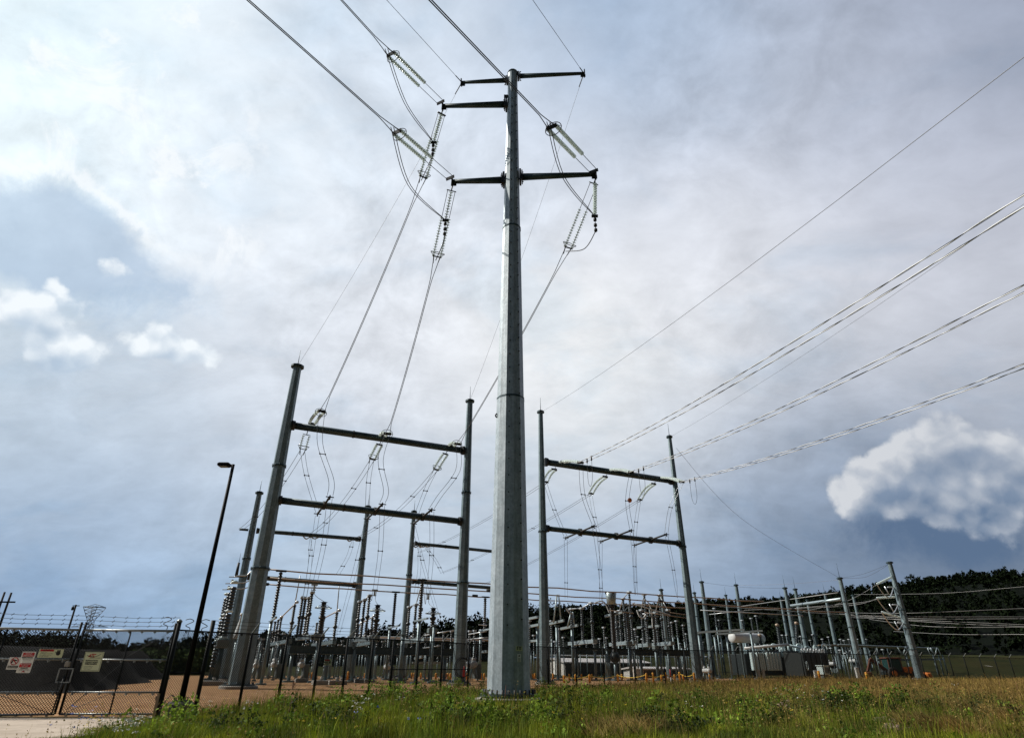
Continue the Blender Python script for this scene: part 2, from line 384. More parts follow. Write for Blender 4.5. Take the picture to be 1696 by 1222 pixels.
def thing(name, label, cat, loc, group=None):
    o = bpy.data.objects.new(name, None); C.objects.link(o); o.location = V(loc); o['_o'] = tuple(V(loc)); o.empty_display_size = .3
    o['label'] = label; o['category'] = cat
    if group: o['group'] = group
    return o
def single(mb, name, mt, label, cat, loc, group=None):
    o = mb.build(name, mt, None, loc); o['label'] = label; o['category'] = cat
    if group: o['group'] = group
    return o
ORD = ['first', 'second', 'third', 'fourth', 'fifth', 'sixth', 'seventh', 'eighth', 'ninth', 'tenth', 'eleventh', 'twelfth', 'thirteenth', 'fourteenth', 'fifteenth', 'sixteenth',
       'seventeenth', 'eighteenth', 'nineteenth', 'twentieth'] + ['twenty-'+x for x in ('first', 'second', 'third', 'fourth', 'fifth', 'sixth', 'seventh', 'eighth', 'ninth')] + ['thirtieth'] + ['thirty-'+x for x in ('first', 'second', 'third', 'fourth', 'fifth', 'sixth', 'seventh', 'eighth', 'ninth')]
def raw(name, verts, faces, mt, kind=None, parent=None):
    me = bpy.data.meshes.new(name); verts = np.asarray(verts, np.float32).reshape(-1, 3); faces = np.asarray(faces, np.int32)
    k = faces.shape[1]; me.vertices.add(len(verts)); me.vertices.foreach_set('co', verts.ravel())
    me.loops.add(faces.size); me.loops.foreach_set('vertex_index', faces.ravel())
    me.polygons.add(len(faces)); me.polygons.foreach_set('loop_start', np.arange(0, faces.size, k, dtype=np.int32))
    me.polygons.foreach_set('loop_total', np.full(len(faces), k, np.int32))
    me.materials.append(MAT[mt]); me.update(calc_edges=True)
    o = bpy.data.objects.new(name, me); C.objects.link(o)
    if kind: o['kind'] = kind
    if parent is not None: o.parent = parent
    return o
# ------------------------------------------------------------------ terrain
def smv(a, b, x):
    t = np.clip((x-a)/(b-a), 0, 1); return t*t*(3-2*t)
def gzv(x, y):
    x = np.asarray(x, float); y = np.asarray(y, float)
    z = .3*smv(32, 60, y) - .16*smv(-3, -11, x)*(1-smv(24, 44, y))
    inz = smv(0, 3, x)*(1-smv(28, 34, y))
    z = z + inz*(.07*np.sin(x*.9+1.3*np.sin(y*.6))*np.cos(y*.7+.8*np.sin(x*.35)) + .05*np.sin(x*2.1+y*.9))
    z = z + .28*np.exp(-((y-(19.5+.12*x))/1.3)**2)*smv(5, 10, x)*(.7+.3*np.sin(x*.8))
    z = z + .12*np.exp(-((x+1.5)**2+(y-18)**2)/16)
    return z
def gz(x, y): return float(gzv(x, y))
# fence line px at the ground -> Y
FL = [(265, 20.2), (326, 21.2), (397, 22.5), (460, 24.0), (522, 25.6), (569, 26.8), (612, 28.1), (647, 29.2), (730, 32.2), (900, 39), (1158, 50), (1430, 62), (1700, 74), (1900, 82)]
def fY(px): return float(np.interp(px, [a for a, b in FL], [b for a, b in FL]))
def xat(px, Y, py=1122): return atY(px, py, Y).x
FX = [(xat(px, Y, 1160 if px < 500 else 1125), Y) for px, Y in FL]
fxs = np.array([p[0] for p in FX]); fys = np.array([p[1] for p in FX])
def grid(name, xs, ys, mt, dz, msk=None, kind='structure'):
    X, Y = np.meshgrid(xs, ys); Z = gzv(X, Y)+dz
    n, k = X.shape; idx = np.arange(n*k).reshape(n, k)
    f = np.stack([idx[:-1, :-1], idx[:-1, 1:], idx[1:, 1:], idx[1:, :-1]], -1).reshape(-1, 4)
    if msk is not None:
        cx = (X[:-1, :-1]+X[1:, 1:]).ravel()/2; cy = (Y[:-1, :-1]+Y[1:, 1:]).ravel()/2
        f = f[msk(cx, cy)]
    o = raw(name, np.stack([X, Y, Z], -1), f, mt, kind); return o
gx = np.concatenate([np.linspace(-1800, -90, 16), np.linspace(-80, 80, 220), np.linspace(90, 1800, 16)])
gy = np.concatenate([np.linspace(-200, -5, 6), np.linspace(0, 90, 180), np.linspace(95, 300, 12), np.linspace(350, 3500, 12)])
grid('ground', gx, gy, 'sod', 0)
def xedge(y): return np.interp(y, [6, 13.2, 17, 20.2, 21], [-8.3, -9.9, -9.6, -9.3, -9.2])   # left limit of the grass verge
xe_a = atZ(85, 1222, -.14); xe_b = atZ(262, 1182, -.14)
def xedge(y): return xe_a.x + (xe_b.x-xe_a.x)*(np.asarray(y)-xe_a.y)/(xe_b.y-xe_a.y) + .25*np.sin(np.asarray(y)*2.3)
def in_yard(x, y): return ((y > np.interp(x, fxs, fys)-.15) & (x > fxs[0]-.5) | (x <= fxs[0]-.4) & (y > 19.6)) & (y < 84) & (x > -42)
def fine(name, x0, x1, y0, y1, st, mt, dz, msk): return grid(name, np.arange(x0, x1, st), np.arange(y0, y1, st), mt, dz, msk)
fine('gravel_yard', -42, 75, 19, 85, .3, 'gravel', .008, in_yard)
fine('driveway', -26, -5, 4, 19.9, .25, 'driveway', .012, lambda x, y: (x < xedge(y)+.3) & (y < 19.5))
fine('kerb_strip', -26, -9, 19.2, 19.75, .12, 'dirt', .022, lambda x, y: x < -9.3)
grid('field', np.linspace(-1500, 1500, 60), np.concatenate([np.linspace(84, 300, 30), np.linspace(320, 3000, 20)]), 'field', .02)
# ------------------------------------------------------------------ station grid
O = atY(397, 1124, 40); O.z = 0
Bp = atY(1158, 1115, 54.6)
u = V((Bp.x-O.x, Bp.y-O.y, 0)).normalized(); v = V((-u.y, u.x, 0))
def onB(px, py, b): return onP(px, py, O+v*b, u)
def ab(p): q = p-O; return q.dot(u), q.dot(v)
def G(p): return V((p.x, p.y, gz(p.x, p.y)))
def LP(a, b, z): p = O+u*a+v*b; return V((p.x, p.y, z))
# ------------------------------------------------------------------ shared builders
def shed(mb, p, d, L, r, n=8, pitch=.14, core=.55):
    k = max(4, int(L/pitch)); prof = [(0, r*core)]
    for i in range(k):
        h = L*(i+.15)/k
        prof += [(h, r*core), (h+.30*L/k, r), (h+.48*L/k, r*.96), (h+.62*L/k, r*core)]
    prof.append((L, r*core)); mb.lathe(p, d, prof, n); return mb
def bolts(mb, c, r, n, h=.12, br=.02):
    for i in range(n):
        a = 2*math.pi*i/n; p = c+V((math.cos(a)*r, math.sin(a)*r, 0)); mb.tube(p, p+V((0, 0, h)), br, n=6)
def parts(pairs, name, mt, par):
    for a, b, r in pairs:
        q = MB(); q.tube(a, b, r, n=6); q.build(name, mt, par)
def catenary(p0, p1, sag, n=16):
    p0 = V(p0); p1 = V(p1); return [p0.lerp(p1, i/n)-V((0, 0, sag*4*(i/n)*(1-i/n))) for i in range(n+1)]
def smooth_pts(pts, n=6):
    pts = [V(p) for p in pts]; out = []
    for i in range(len(pts)-1):
        a = pts[max(i-1, 0)]; b = pts[i]; c = pts[i+1]; d = pts[min(i+2, len(pts)-1)]
        for k in range(n):
            t = k/n; out.append(.5*((2*b)+(c-a)*t+(2*a-5*b+4*c-d)*t*t+(3*b-a-3*c+d)*t**3))
    out.append(pts[-1]); return out
def insul(label, A, B, wd=.42, frac=.42, ring=True, curve=0.0, group='glass insulator strings', side=None, single_str=False, r=.105, pitch=.146):
    A = V(A); B = V(B); d = (B-A).normalized(); L = (B-A).length
    s = V(side) if side else V((0, 0, 1)).cross(d)
    s = (s-d*s.dot(d)).normalized()
    t = thing('insulator_string', label, 'insulator', A, group)
    offs = [0] if single_str else [-wd/2, wd/2]
    g1 = A+d*.28; g2 = B-d*.10
    hw = MB(); hw.tube(A, g1, .03, n=6); hw.build('link', 'hardware', t)
    if not single_str:
        mb = MB(); mb.beam(g1-s*wd*.62, g1+s*wd*.62, .05, .17, up=d.cross(s)); mb.build('yoke_plate', 'hardware', t)
        mb = MB(); mb.beam(g2-s*wd*.62, g2+s*wd*.62, .05, .19, up=d.cross(s)); mb.build('yoke_plate', 'hardware', t)
    nrm = d.cross(s)
    if nrm.z > 0: nrm = -nrm
    for o in offs:
        a = g1+s*o; b = g2+s*o; m_ = a.lerp(b, frac)
        if frac > .05:
            q = MB(); q.tube(a, m_, .017, n=5); q.build('link_rod', 'wire', t)
        Ld = (b-m_).length; k = max(5, int(Ld/pitch))
        gl = MB(); cp = MB(); prev = None
        for i in range(k):
            def P(tt):
                base_ = m_.lerp(b, tt); return base_+nrm*(curve*4*tt*(1-tt))
            p = P((i+.2)/k); p2 = P((i+.9)/k); dd = (p2-p).normalized(); h = Ld/k
            gl.lathe(p, dd, [(0, r*.35), (h*.12, r), (h*.3, r*.96), (h*.42, r*.4)], 9)
            cp.lathe(p+dd*h*.35, dd, [(0, r*.32), (h*.3, r*.32), (h*.45, r*.13), (h*.72, r*.13)], 6)
        dsr = gl.build('disc_string', 'glass_disc', t); cp.build('cap', 'hardware', dsr)
    if ring:
        q = MB(); q.ring(B-d*.32, d, .3, .02, 20, 5, 1.35, s)
        for k_ in (-1, 1): q.tube(B-d*.32+s*k_*.4, g2+s*k_*wd*.5, .014, n=5)
        q.build('grading_ring', 'hardware', t)
    q = MB()
    for k_ in ((0,) if single_str else (-1, 1)):
        q.tube(g2+s*k_*wd*.45, B+d*.32+s*k_*wd*.3, .036, .02, 6)
    q.build('clamp', 'hardware', t)
    return t, s
def pair_wire(name, label, pts, sep, r, mt, side, spacers=(), cat='cable', group=None, join_end=False, join_start=False, pinch=False, twist=False):
    pts = [V(p) for p in pts]; s = V(side).normalized(); t = thing(name, label, cat, pts[0], group)
    n = len(pts)
    for k in (-1, 1):
        q = MB(); pp = []
        for i, p in enumerate(pts):
            f = 1.0
            x = i/(n-1)
            if join_end: f = min(1, max(0, (1-x)*4))
            if join_start: f *= min(1, x*4)
            if pinch == .02: f = (1, .75, .5, .22, .2, .2, .2, .2, .2, .2, .2)[i]
            elif pinch: f = max(.2, 1-x/pinch, 1-(1-x)/.10)
            pp.append(p+s*(k*sep/2*f))
        if twist:      # each conductor is two strands laid round each other
            cum = [0.0]
            for a_, b_ in zip(pp, pp[1:]): cum.append(cum[-1]+(b_-a_).length)
            Lt = cum[-1]; nn = int(Lt/.22); fine_ = []; j = 0
            for i in range(nn+1):
                d_ = Lt*i/nn
                while j < len(cum)-2 and cum[j+1] < d_: j += 1
                fine_.append((pp[j].lerp(pp[j+1], (d_-cum[j])/(cum[j+1]-cum[j])), d_))
            up_ = V((0, 0, 1))
            for ph in (0, math.pi):
                q.poly([c_+(s*math.cos(d_*2.6+ph)+up_*math.sin(d_*2.6+ph))*.015 for c_, d_ in fine_], .018 if ph else .010, 4)
                q.build('strand', 'bright_cable' if ph else 'hardware', t); q = MB()
            continue
        q.poly(pp, r, 5); q.build('strand', mt, t)
    for x in spacers:
        i = min(n-2, int(x*(n-1))); p = pts[i]; q = MB(); q.tube(p-s*(sep/2+.05), p+s*(sep/2+.05), .028, n=6)
        for k in (-1, 1): q.tube(p+s*(k*sep/2)-(pts[i+1]-pts[i]).normalized()*.05, p+s*(k*sep/2)+(pts[i+1]-pts[i]).normalized()*.05, .045, n=6)
        q.build('spacer', 'hardware', t)
    return t
def one_wire(label, pts, r, mt='wire', name='conductor', cat='power line', group=None, n=5):
    q = MB(); q.poly(pts, r, n); return single(q, name, mt, label, cat, V(pts[0]), group)
# ------------------------------------------------------------------ main transmission pole
MY = 25.0
mtop = atY(852, 122, MY); mbx = atY(838, 1145, MY).x; mx_ = (mtop.x+mbx)/2
HB = V((mx_, MY, gz(mx_, MY))); ztop = mtop.z
pole = thing('transmission_pole', 'biggest pole, tall tapered galvanised steel with five dark cross arms', 'transmission pole', HB)
RB, RT = .79, .29
def mr_(z): return RB+(RT-RB)*(z-.3)/(ztop-.3)
rot = R(-90+12)
def mpole(z0, z1, sc=1.0):
    q = MB(); q.tube(V((mx_, MY, z0)), V((mx_, MY, z1)), mr_(z0)*sc, mr_(z1)*sc, 12, False, True, rot); return q
zj1 = atY(848, 662, MY).z; zj2 = atY(851, 380, MY).z
q = mpole(.34, zj1, 1.03); q.build('lower_shaft', 'galvanised', pole)
q = mpole(zj1, zj2, 1.0); q.build('middle_shaft', 'galvanised', pole)
q = mpole(zj2, ztop, .97); q.build('upper_shaft', 'galvanised', pole)
for zz in (zj1, zj2):
    q = MB(); q.tube(V((mx_, MY, zz-.05)), V((mx_, MY, zz+.03)), mr_(zz)*1.045, mr_(zz)*1.045, 12, False, True, rot); q.build('joint_band', 'weathered_steel', pole)
q = MB(); q.tube(V((mx_, MY, .24)), V((mx_, MY, .33)), 1.05, 1.05, 24, False); bp = q.build('base_plate', 'weathered_steel', pole)
for i in range(28):
    p = V((mx_+math.cos(i*math.pi/14)*.96, MY+math.sin(i*math.pi/14)*.96, .17)); parts([(p, p+V((0, 0, .3)), .034)], 'anchor_bolt', 'hardware', bp)
q = MB(); q.lathe(V((mx_, MY, gz(mx_, MY)-.3)), (0, 0, 1), [(0, 1.25), (.46, 1.25), (.50, 1.2)], 28, False); q.build('foundation', 'concrete', pole)
q = MB(); q.tube(V((mx_, MY, ztop)), V((mx_, MY, ztop+.06)), .33, .30, 12, False, True, rot); q.build('cap', 'weathered_steel', pole)
z = 2.6; k = 0
while z < ztop-1:      # climbing bolts
    for a in (R(-90-5), R(-90+38)):
        rr = mr_(z+k*.0); p = V((mx_+math.cos(a)*rr*.98, MY+math.sin(a)*rr*.98, z + (.2 if a > R(-80) else 0)))
        dd = V((math.cos(a), math.sin(a), 0)); parts([(p-dd*.04, p+dd*.06, .026)], 'step_bolt', 'hardware', pole)
    z += .72; k += 1
# small plates on the dark face
for (px, py, wd, h, mt) in ((857, 1073, .26, .16, 'sign_cream'), (857, 1089, .15, .26, 'sign_white')):
    a = R(-90+27); nn = V((math.cos(a), math.sin(a), 0)); tt = V((-nn.y, nn.x, 0))
    zc = atY(px, py, MY-.8).z; rr = mr_(zc)*1.03*math.cos(math.pi/12)
    c = V((mx_, MY, zc))+nn*(rr+.012)+tt*.02
    q = MB(); q.box(c, (wd, .012, h), (tt, nn, V((0, 0, 1)))); pl = q.build('plate', mt, pole)
    q = MB()
    if mt == 'sign_cream':
        for xx in (-.08, 0, .07): q.box(c+tt*xx+nn*.009, (.035, .004, .11), (tt, nn, V((0, 0, 1))))
        q.box(c+nn*.009+V((0, 0, .055)), (.2, .004, .02), (tt, nn, V((0, 0, 1))))
    else:
        q.tube(c+nn*.006+V((0, 0, .07)), c+nn*.011+V((0, 0, .07)), .03, n=10)
        for zz in (-.02, -.06, -.1): q.box(c+nn*.009+V((0, 0, zz)), (.1, .004, .014), (tt, nn, V((0, 0, 1))))
    q.build('marking', 'sign_black', pl)
q = MB(); pe = atY(824, 688, MY-.2); q.ring(pe, (0, 1, 0), .09, .03, 12, 6); q.tube(pe, V((mx_-mr_(pe.z)*.9, MY, pe.z)), .03, n=6); q.build('eye_bolt', 'hardware', pole)
# arms
ARM = {'TL': ((765, 137), (846, 131)), 'TR': ((967, 122), (858, 131)), 'ML': ((734, 176), (846, 172)), 'LL': ((750, 301), (842, 297)), 'LR': ((986, 289), (862, 296))}
zarm = {}; END = {}
for k_, ((ex, ey), (ax_, ay)) in ARM.items():
    zz = atY(852, {'TL': 133, 'TR': 127, 'ML': 173, 'LL': 298, 'LR': 294}[k_], MY).z
    E_ = atZ(ex, ey, zz + {'TL': .0, 'TR': .0, 'ML': 0, 'LL': 0, 'LR': 0}[k_])
    END[k_] = E_; zarm[k_] = zz
print('ARMS', {k: tuple(round(c, 1) for c in e) for k, e in END.items()}, 'top', ztop)
# keep the arms on one line through the pole
dirA = ((END['TR']-V((mx_, MY, 0)))); dirA.z = 0
for k_, e in END.items():
    c = V((mx_, MY, zarm[k_])); d = (e-c); d.z = 0; L = d.length; dn = d.normalized()
    r0 = .15 if k_[0] == 'T' else .20
    arm = None; q = MB(); st = c+dn*(mr_(c.z)*.95)
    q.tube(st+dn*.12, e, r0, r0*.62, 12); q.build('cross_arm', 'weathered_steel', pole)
    sd = V((-dn.y, dn.x, 0))
    q = MB(); q.box(st+dn*.06, (.1, .5 if k_[0] != 'T' else .36, .8 if k_[0] != 'T' else .5), (dn, sd, V((0, 0, 1))))
    q.box(st+dn*.16, (.06, .42 if k_[0] != 'T' else .3, .68 if k_[0] != 'T' else .42), (dn, sd, V((0, 0, 1))))
    for a in (-1, 1):
        for b in (-1, 0, 1): q.tube(st+dn*.14+sd*a*.15+V((0, 0, b*.2)), st+dn*.24+sd*a*.15+V((0, 0, b*.2)), .03, n=6)
    q.build('bracket', 'hardware', pole)
    q = MB(); q.box(e+dn*.03, (.06, .34, .5 if k_[0] != 'T' else .36), (dn, sd, V((0, 0, 1)))); q.box(e-dn*.06-V((0, 0, .2)), (.3, .05, .2), (dn, sd, V((0, 0, 1)))); q.build('end_plate', 'hardware', pole)
q = MB(); c = atY(838, 160, MY-.1); q.box(c, (.24, .14, .14)); q.box(c+V((.06, -.08, 0)), (.06, .03, .08)); q.beam(c, V((mx_, MY, c.z)), .04, .04); q.build('junction_box', 'hardware', pole)
# ------------------------------------------------------------------ dead-end frames
def fpole(par, px_top, py_top, Y, r0, r1, px_base=None, py_base=1120, rod=1.4, joint=(), name='post', mt='yard_steel', foot=True, sides=8):
    tp = atY(px_top, py_top, Y)
    if px_base is not None: x = (tp.x+atY(px_base, py_base, Y).x)/2
    else: x = tp.x
    g = gz(x, Y); a = V((x, Y, g+.22)); b = V((x, Y, tp.z))
    q = MB(); q.tube(a, b, r0, r1, sides, False, True, R(10)); o = q.build(name, mt, par)
    q = MB(); q.tube(b-V((0, 0, .04)), b+V((0, 0, .1)), r1*1.6, r1*1.6, 10, False); q.tube(b+V((0, 0, .1)), b+V((0, 0, .16)), r1*1.15, r1*1.15, 10, False); q.build('cap', 'weathered_steel', o)
    if rod:
        q = MB(); q.tube(b+V((0, 0, .15)), b+V((0, 0, rod)), .03, .012, 5); q.build('lightning_rod', 'weathered_steel', o)
    if foot:
        q = MB(); q.lathe(V((x, Y, g-.2)), (0, 0, 1), [(0, r0*1.75), (.32, r0*1.75), (.37, r0*1.65)], 20, False); q.build('footing', 'concrete', o)
        q = MB(); q.tube(V((x, Y, g+.17)), V((x, Y, g+.23)), r0*1.5, r0*1.5, 16, False); bolts(q, V((x, Y, g+.2)), r0*1.3, 14, .14, .03); q.build('base_flange', 'weathered_steel', o)
    for jz in joint:
        rr = r0+(r1-r0)*(jz-a.z)/(b.z-a.z); q = MB(); q.tube(V((x, Y, jz-.04)), V((x, Y, jz+.04)), rr*1.16, rr*1.16, 10, False)
        bolts(q, V((x, Y, jz-.1)), rr*1.1, 10, .2, .02); q.build('joint_flange', 'weathered_steel', o)
    o['_x'] = x; return o, V((x, Y, 0)), tp.z
def fbeam(par, P0, P1, z0, z1, r, name='beam', mt='weathered_steel', in0=.35, in1=.35):
    a = V((P0.x, P0.y, z0)); b = V((P1.x, P1.y, z1)); d = (b-a).normalized(); a2 = a+d*in0; b2 = b-d*in1
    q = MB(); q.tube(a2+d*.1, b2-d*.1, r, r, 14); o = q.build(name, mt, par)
    for e, s_ in ((a2, 1), (b2, -1)):
        q = MB(); q.tube(e, e+d*.09*s_, r*1.45, r*1.45, 12, False); 
        q.tube(e+d*.09*s_, e+d*.2*s_, r*1.4, r*1.4, 12, False); q.build('flange', 'hardware', o)
    q = MB(); mid = a2.lerp(b2, .33); q.tube(mid-d*.05, mid+d*.05, r*1.14, r*1.14, 12, False)
    q.build('flange', 'hardware', o); return a, b
zpx = lambda px, py, P: onP(px, py, V((P.x, P.y, 0)), V((1, 0, 0))).z
def frameAB(label, spec, br):
    P = []
    t = thing('dead_end_gantry', label, 'steel frame', G(atY(spec[0][0], 1120, spec[0][2])), 'tall two-post steel gantries')
    for (bx, by, Y, tx, ty, r0, r1, jy) in spec:
        o, p, zt = fpole(t, tx, ty, Y, r0, r1, bx, by, 1.4, [atY(tx, j, Y).z for j in jy]); P.append((p, zt, Y))
    return t, P
PA, A = frameAB('tall two-post gantry left of the big pole with two dark cross beams', [(397, 1124, 40, 493, 608, .62, .30, (772, 942)), (763, 1120, 46.3, 776, 665, .48, .24, (816, 965))], .27)
PB, Bf = frameAB('tall two-post gantry just right of the big pole with two cross beams', [(901, 1120, 48.4, 897, 683, .42, .20, (880,)), (1158, 1120, 54.6, 1107, 724, .42, .19, (905,))], .27)
def yz(px, py, p): return atY(px, py, p.y).z
a_up = fbeam(PA, A[0][0], A[1][0], yz(480, 703, A[0][0]), yz(770, 747, A[1][0]), .25)
a_lo = fbeam(PA, A[0][0], A[1][0], yz(458, 827, A[0][0]), yz(766, 864, A[1][0]), .23)
b_up = fbeam(PB, Bf[0][0], Bf[1][0], yz(900, 764, Bf[0][0]), yz(1115, 797, Bf[1][0]), .26)
b_lo = fbeam(PB, Bf[0][0], Bf[1][0], yz(900, 874, Bf[0][0]), yz(1125, 900, Bf[1][0]), .2)
print('A', A, 'B', Bf, 'beams', a_up, a_lo, b_up, b_lo)
def onbeam(bm, px):     # point of a beam seen at column px
    a, b = bm; best = None
    for i in range(401):
        p = a.lerp(b, i/400); d = p-EYEP; x = 848+F*d.dot(Rt)/d.dot(Fw)
        if best is None or abs(x-px) < best[0]: best = (abs(x-px), p)
    return best[1].copy()
Cz = []
PC = thing('rear_gantry', 'lower two-post gantry standing behind the left half of the left gantry', 'steel frame', G(atY(372, 1120, 52)), 'lower gantries in the second row')
_, c1, z1 = fpole(PC, 428, 817, 52, .42, .22, 370, 1130, 1.2, [atY(412, 925, 52).z])
_, c2, z2 = fpole(PC, 608, 840, 57, .40, .2, 586, 1060, 1.2, [atY(600, 925, 57).z])
c_up = fbeam(PC, c1, c2, yz(424, 878, c1), yz(602, 893, c2), .17); c_lo = fbeam(PC, c1, c2, yz(400, 954, c1), yz(596, 969, c2), .19)
q = MB(); q.tube(c_up[0]-u*.3, c_up[0]-u*1.0, .1, n=8); q.build('beam_stub', 'weathered_steel', PC)
PD = thing('rear_gantry', 'lower two-post gantry just left of and behind the big pole', 'steel frame', G(atY(668, 1120, 60)), 'lower gantries in the second row')
_, d1, _z = fpole(PD, 686, 848, 60, .36, .19, 669, 1060, 1.2, [atY(680, 952, 60).z])
_, d2, _z = fpole(PD, 838, 870, 66, .36, .19, None, 1120, 1.2)
d_up = fbeam(PD, d1, d2, yz(686, 899, d1), yz(838, 915, d2), .16); d_lo = fbeam(PD, d1, d2, yz(680, 962, d1), yz(838, 975, d2), .17)
# stand-off arms
ST = {}
def standoff(par, bm, n_px, f_px, key):
    mid = onbeam(bm, (n_px[0]+f_px[0])/2); vv = v
    nr = onP(n_px[0], n_px[1], mid, v); fr = onP(f_px[0], f_px[1], mid, v)
    zc = mid.z-.02; nr.z = (nr.z+zc)/2+.1; fr.z = (fr.z+zc)/2
    q = MB(); q.tube(fr, nr, .075, n=8); q.tube(mid-u*.1, mid+u*.1, .3, n=12)
    for e in (nr, fr): q.tube(e-V((0, 0, .18)), e+V((0, 0, .12)), .05, n=6); q.tube(e-u*.26, e+u*.26, .04, n=6)
    q.build('standoff_arm', 'hardware', par); ST[key] = (nr, fr, mid)
for i, (n_, f_) in enumerate((((546, 826), (526, 851)), ((633, 838), (608, 860)), ((715, 846), (685, 868)))): standoff(PA, a_lo, n_, f_, 'A%d' % i)
for i, (n_, f_) in enumerate((((984, 873), (937, 891)), ((1046, 880), (995, 897)), ((1104, 886), (1051, 903)))): standoff(PB, b_lo, n_, f_, 'B%d' % i)
# ------------------------------------------------------------------ spans main pole <-> left gantry
nm = {'ML': 'upper left arm', 'LL': 'lower left arm', 'LR': 'lower right arm'}
attA = [onbeam(a_up, 514), onbeam(a_up, 632), onbeam(a_up, 745)]
yk1 = {'ML': (700, 296), 'LL': (723, 428), 'LR': (940, 413)}
ykA = [(534, 680), (642, 718), (759, 735)]
out_h = V((-.48, -.88, 0)).normalized()
oy = {'ML': (645, 88), 'LL': (655, 217), 'LR': (912, 209)}
oe = {'ML': (565, 0), 'LL': (410, 0), 'LR': (712, 0)}
frontyoke = []
for i, k_ in enumerate(('ML', 'LL', 'LR')):
    e = END[k_]; att = attA[i]
    h = att-e; h.z = 0; h.normalize()
    e2 = e - V((0, 0, .3)); P1 = onP(*yk1[k_], e2, h)
    t, sd = insul('double glass insulator string sloping down from the %s of the big pole' % nm[k_], e2, P1, .42, .40, True)
    P2 = onP(*ykA[i], att, h)
    which = ('left', 'middle', 'right')[i]
    fa = att+V((0, 0, .22))
    insul('double insulator string on the left gantry top beam, front side, %s phase' % which, fa, P2, .42, .05, True, -.12, r=.12)
    pts = catenary(P1, P2, .5 if i < 2 else .3, 24)
    pair_wire('conductor', 'twin conductor from the %s of the big pole to the left gantry' % nm[k_], pts, .34, .02, 'wire', sd, (), 'power line', 'conductors between the big pole and left gantry', pinch=.12)
    frontyoke.append((P2, sd))
    # outgoing line over the camera
    e3 = e+V((0, 0, .1)); Q1 = onP(*oy[k_], e3, out_h); Q2 = onP(*oe[k_], e3, out_h)
    insul('double glass string reaching up left from the %s of the big pole' % nm[k_], e3, Q1, .42, .40 if k_ != 'LL' else .45, True)
    dd = (Q2-Q1); far = Q1+dd*(60/dd.length)
    pts = [Q1.lerp(far, t_) for t_ in (0, .006, .012, .02, .05, .1, .2, .35, .5, .75, 1)]
    pair_wire('conductor', 'twin conductor running off overhead from the %s of the big pole' % nm[k_], pts, .34, .022, 'wire', V((0, 0, 1)).cross(out_h), (), 'power line', 'conductors overhead from the big pole', pinch=.02)
    # jumper string and jumper loop
    jp = {'ML': (718, 236), 'LL': (735, 372), 'LR': (985, 358)}[k_]
    js = e-V((0, 0, .25))+h*.05; Jp = V((js.x, js.y, 0)); 
    jb = onP(*jp, js, h) 
    jb = V((js.x+h.x*min(1.2, max(-.4, (jb-js).dot(h))), js.y+h.y*min(1.2, max(-.4, (jb-js).dot(h))), jb.z))
    insul('single hanging glass string holding the jumper below the %s' % nm[k_], js, jb, .2, .02, False, single_str=True, r=.12)
    q = MB(); c = jb
    for zz in (.25, .62, .95): q.lathe(c-V((0, 0, zz+.1)), (0, 0, 1), [(0, .03), (.03, .09), (.17, .09), (.2, .03)], 8)
    q.tube(c, c-V((0, 0, 1.1)), .02, n=5); q.box(c, (.34, .1, .14))
    wl = single(q, 'jumper_weight', 'hardware', 'dark round weights hanging at the jumper below the %s' % nm[k_], 'weight', c, 'jumper weights')
    sagm = {'ML': (672, 172), 'LL': (678, 307), 'LR': (933, 293)}[k_]
    mid = Q1.lerp(jb, .5); mp_ = atY(sagm[0], sagm[1], mid.y)
    pair_wire('jumper_cable', 'dark jumper loop swinging from the outer insulators under the %s' % nm[k_], smooth_pts([Q1+out_h*.25, mp_, jb], 9), .14, .02, 'wire', V((1, .2, 0)), (), 'cable', 'jumper loops at the big pole', join_end=True)
    low = {'ML': (712, 268), 'LL': (733, 405), 'LR': (968, 412)}[k_]
    lm = atY(low[0], low[1], (jb.y+P1.y)/2)
    one_wire('short dark jumper tail below the weights under the %s' % nm[k_], smooth_pts([jb-V((0, 0, 1.0)), lm, P1+h*.2], 8), .026, 'wire', 'jumper_tail', 'cable', 'jumper tails at the big pole')
# shield wires
for k_, (tx, ty), ti, lab in (('TL', (640, 0), 0, 'left'), ('TR', (882, 0), 1, 'right')):
    e = END[k_]; top = V((A[ti][0].x, A[ti][0].y, A[ti][1]+.1)); h = (top-e)
    one_wire('thin shield wire from the top %s arm down to the left gantry' % lab, catenary(e, top, .6, 20), .009, 'earth_wire', 'shield_wire', 'cable')
    Q2 = onP(tx, ty, e, out_h); dd = Q2-e
    one_wire('thin shield wire running off overhead from the top %s arm' % lab, [e, e+dd*.5, Q2, e+dd*(50/dd.length)], .013, 'wire', 'shield_wire', 'cable')
    q = MB(); q.tube(e, e+dd.normalized()*.7, .03, n=6); q.tube(e, e+h.normalized()*.8, .03, n=6); single(q, 'dead_end_clamp', 'hardware', 'dark clamp joining two shield wires at the tip of the top %s arm' % lab, 'clamp', e)
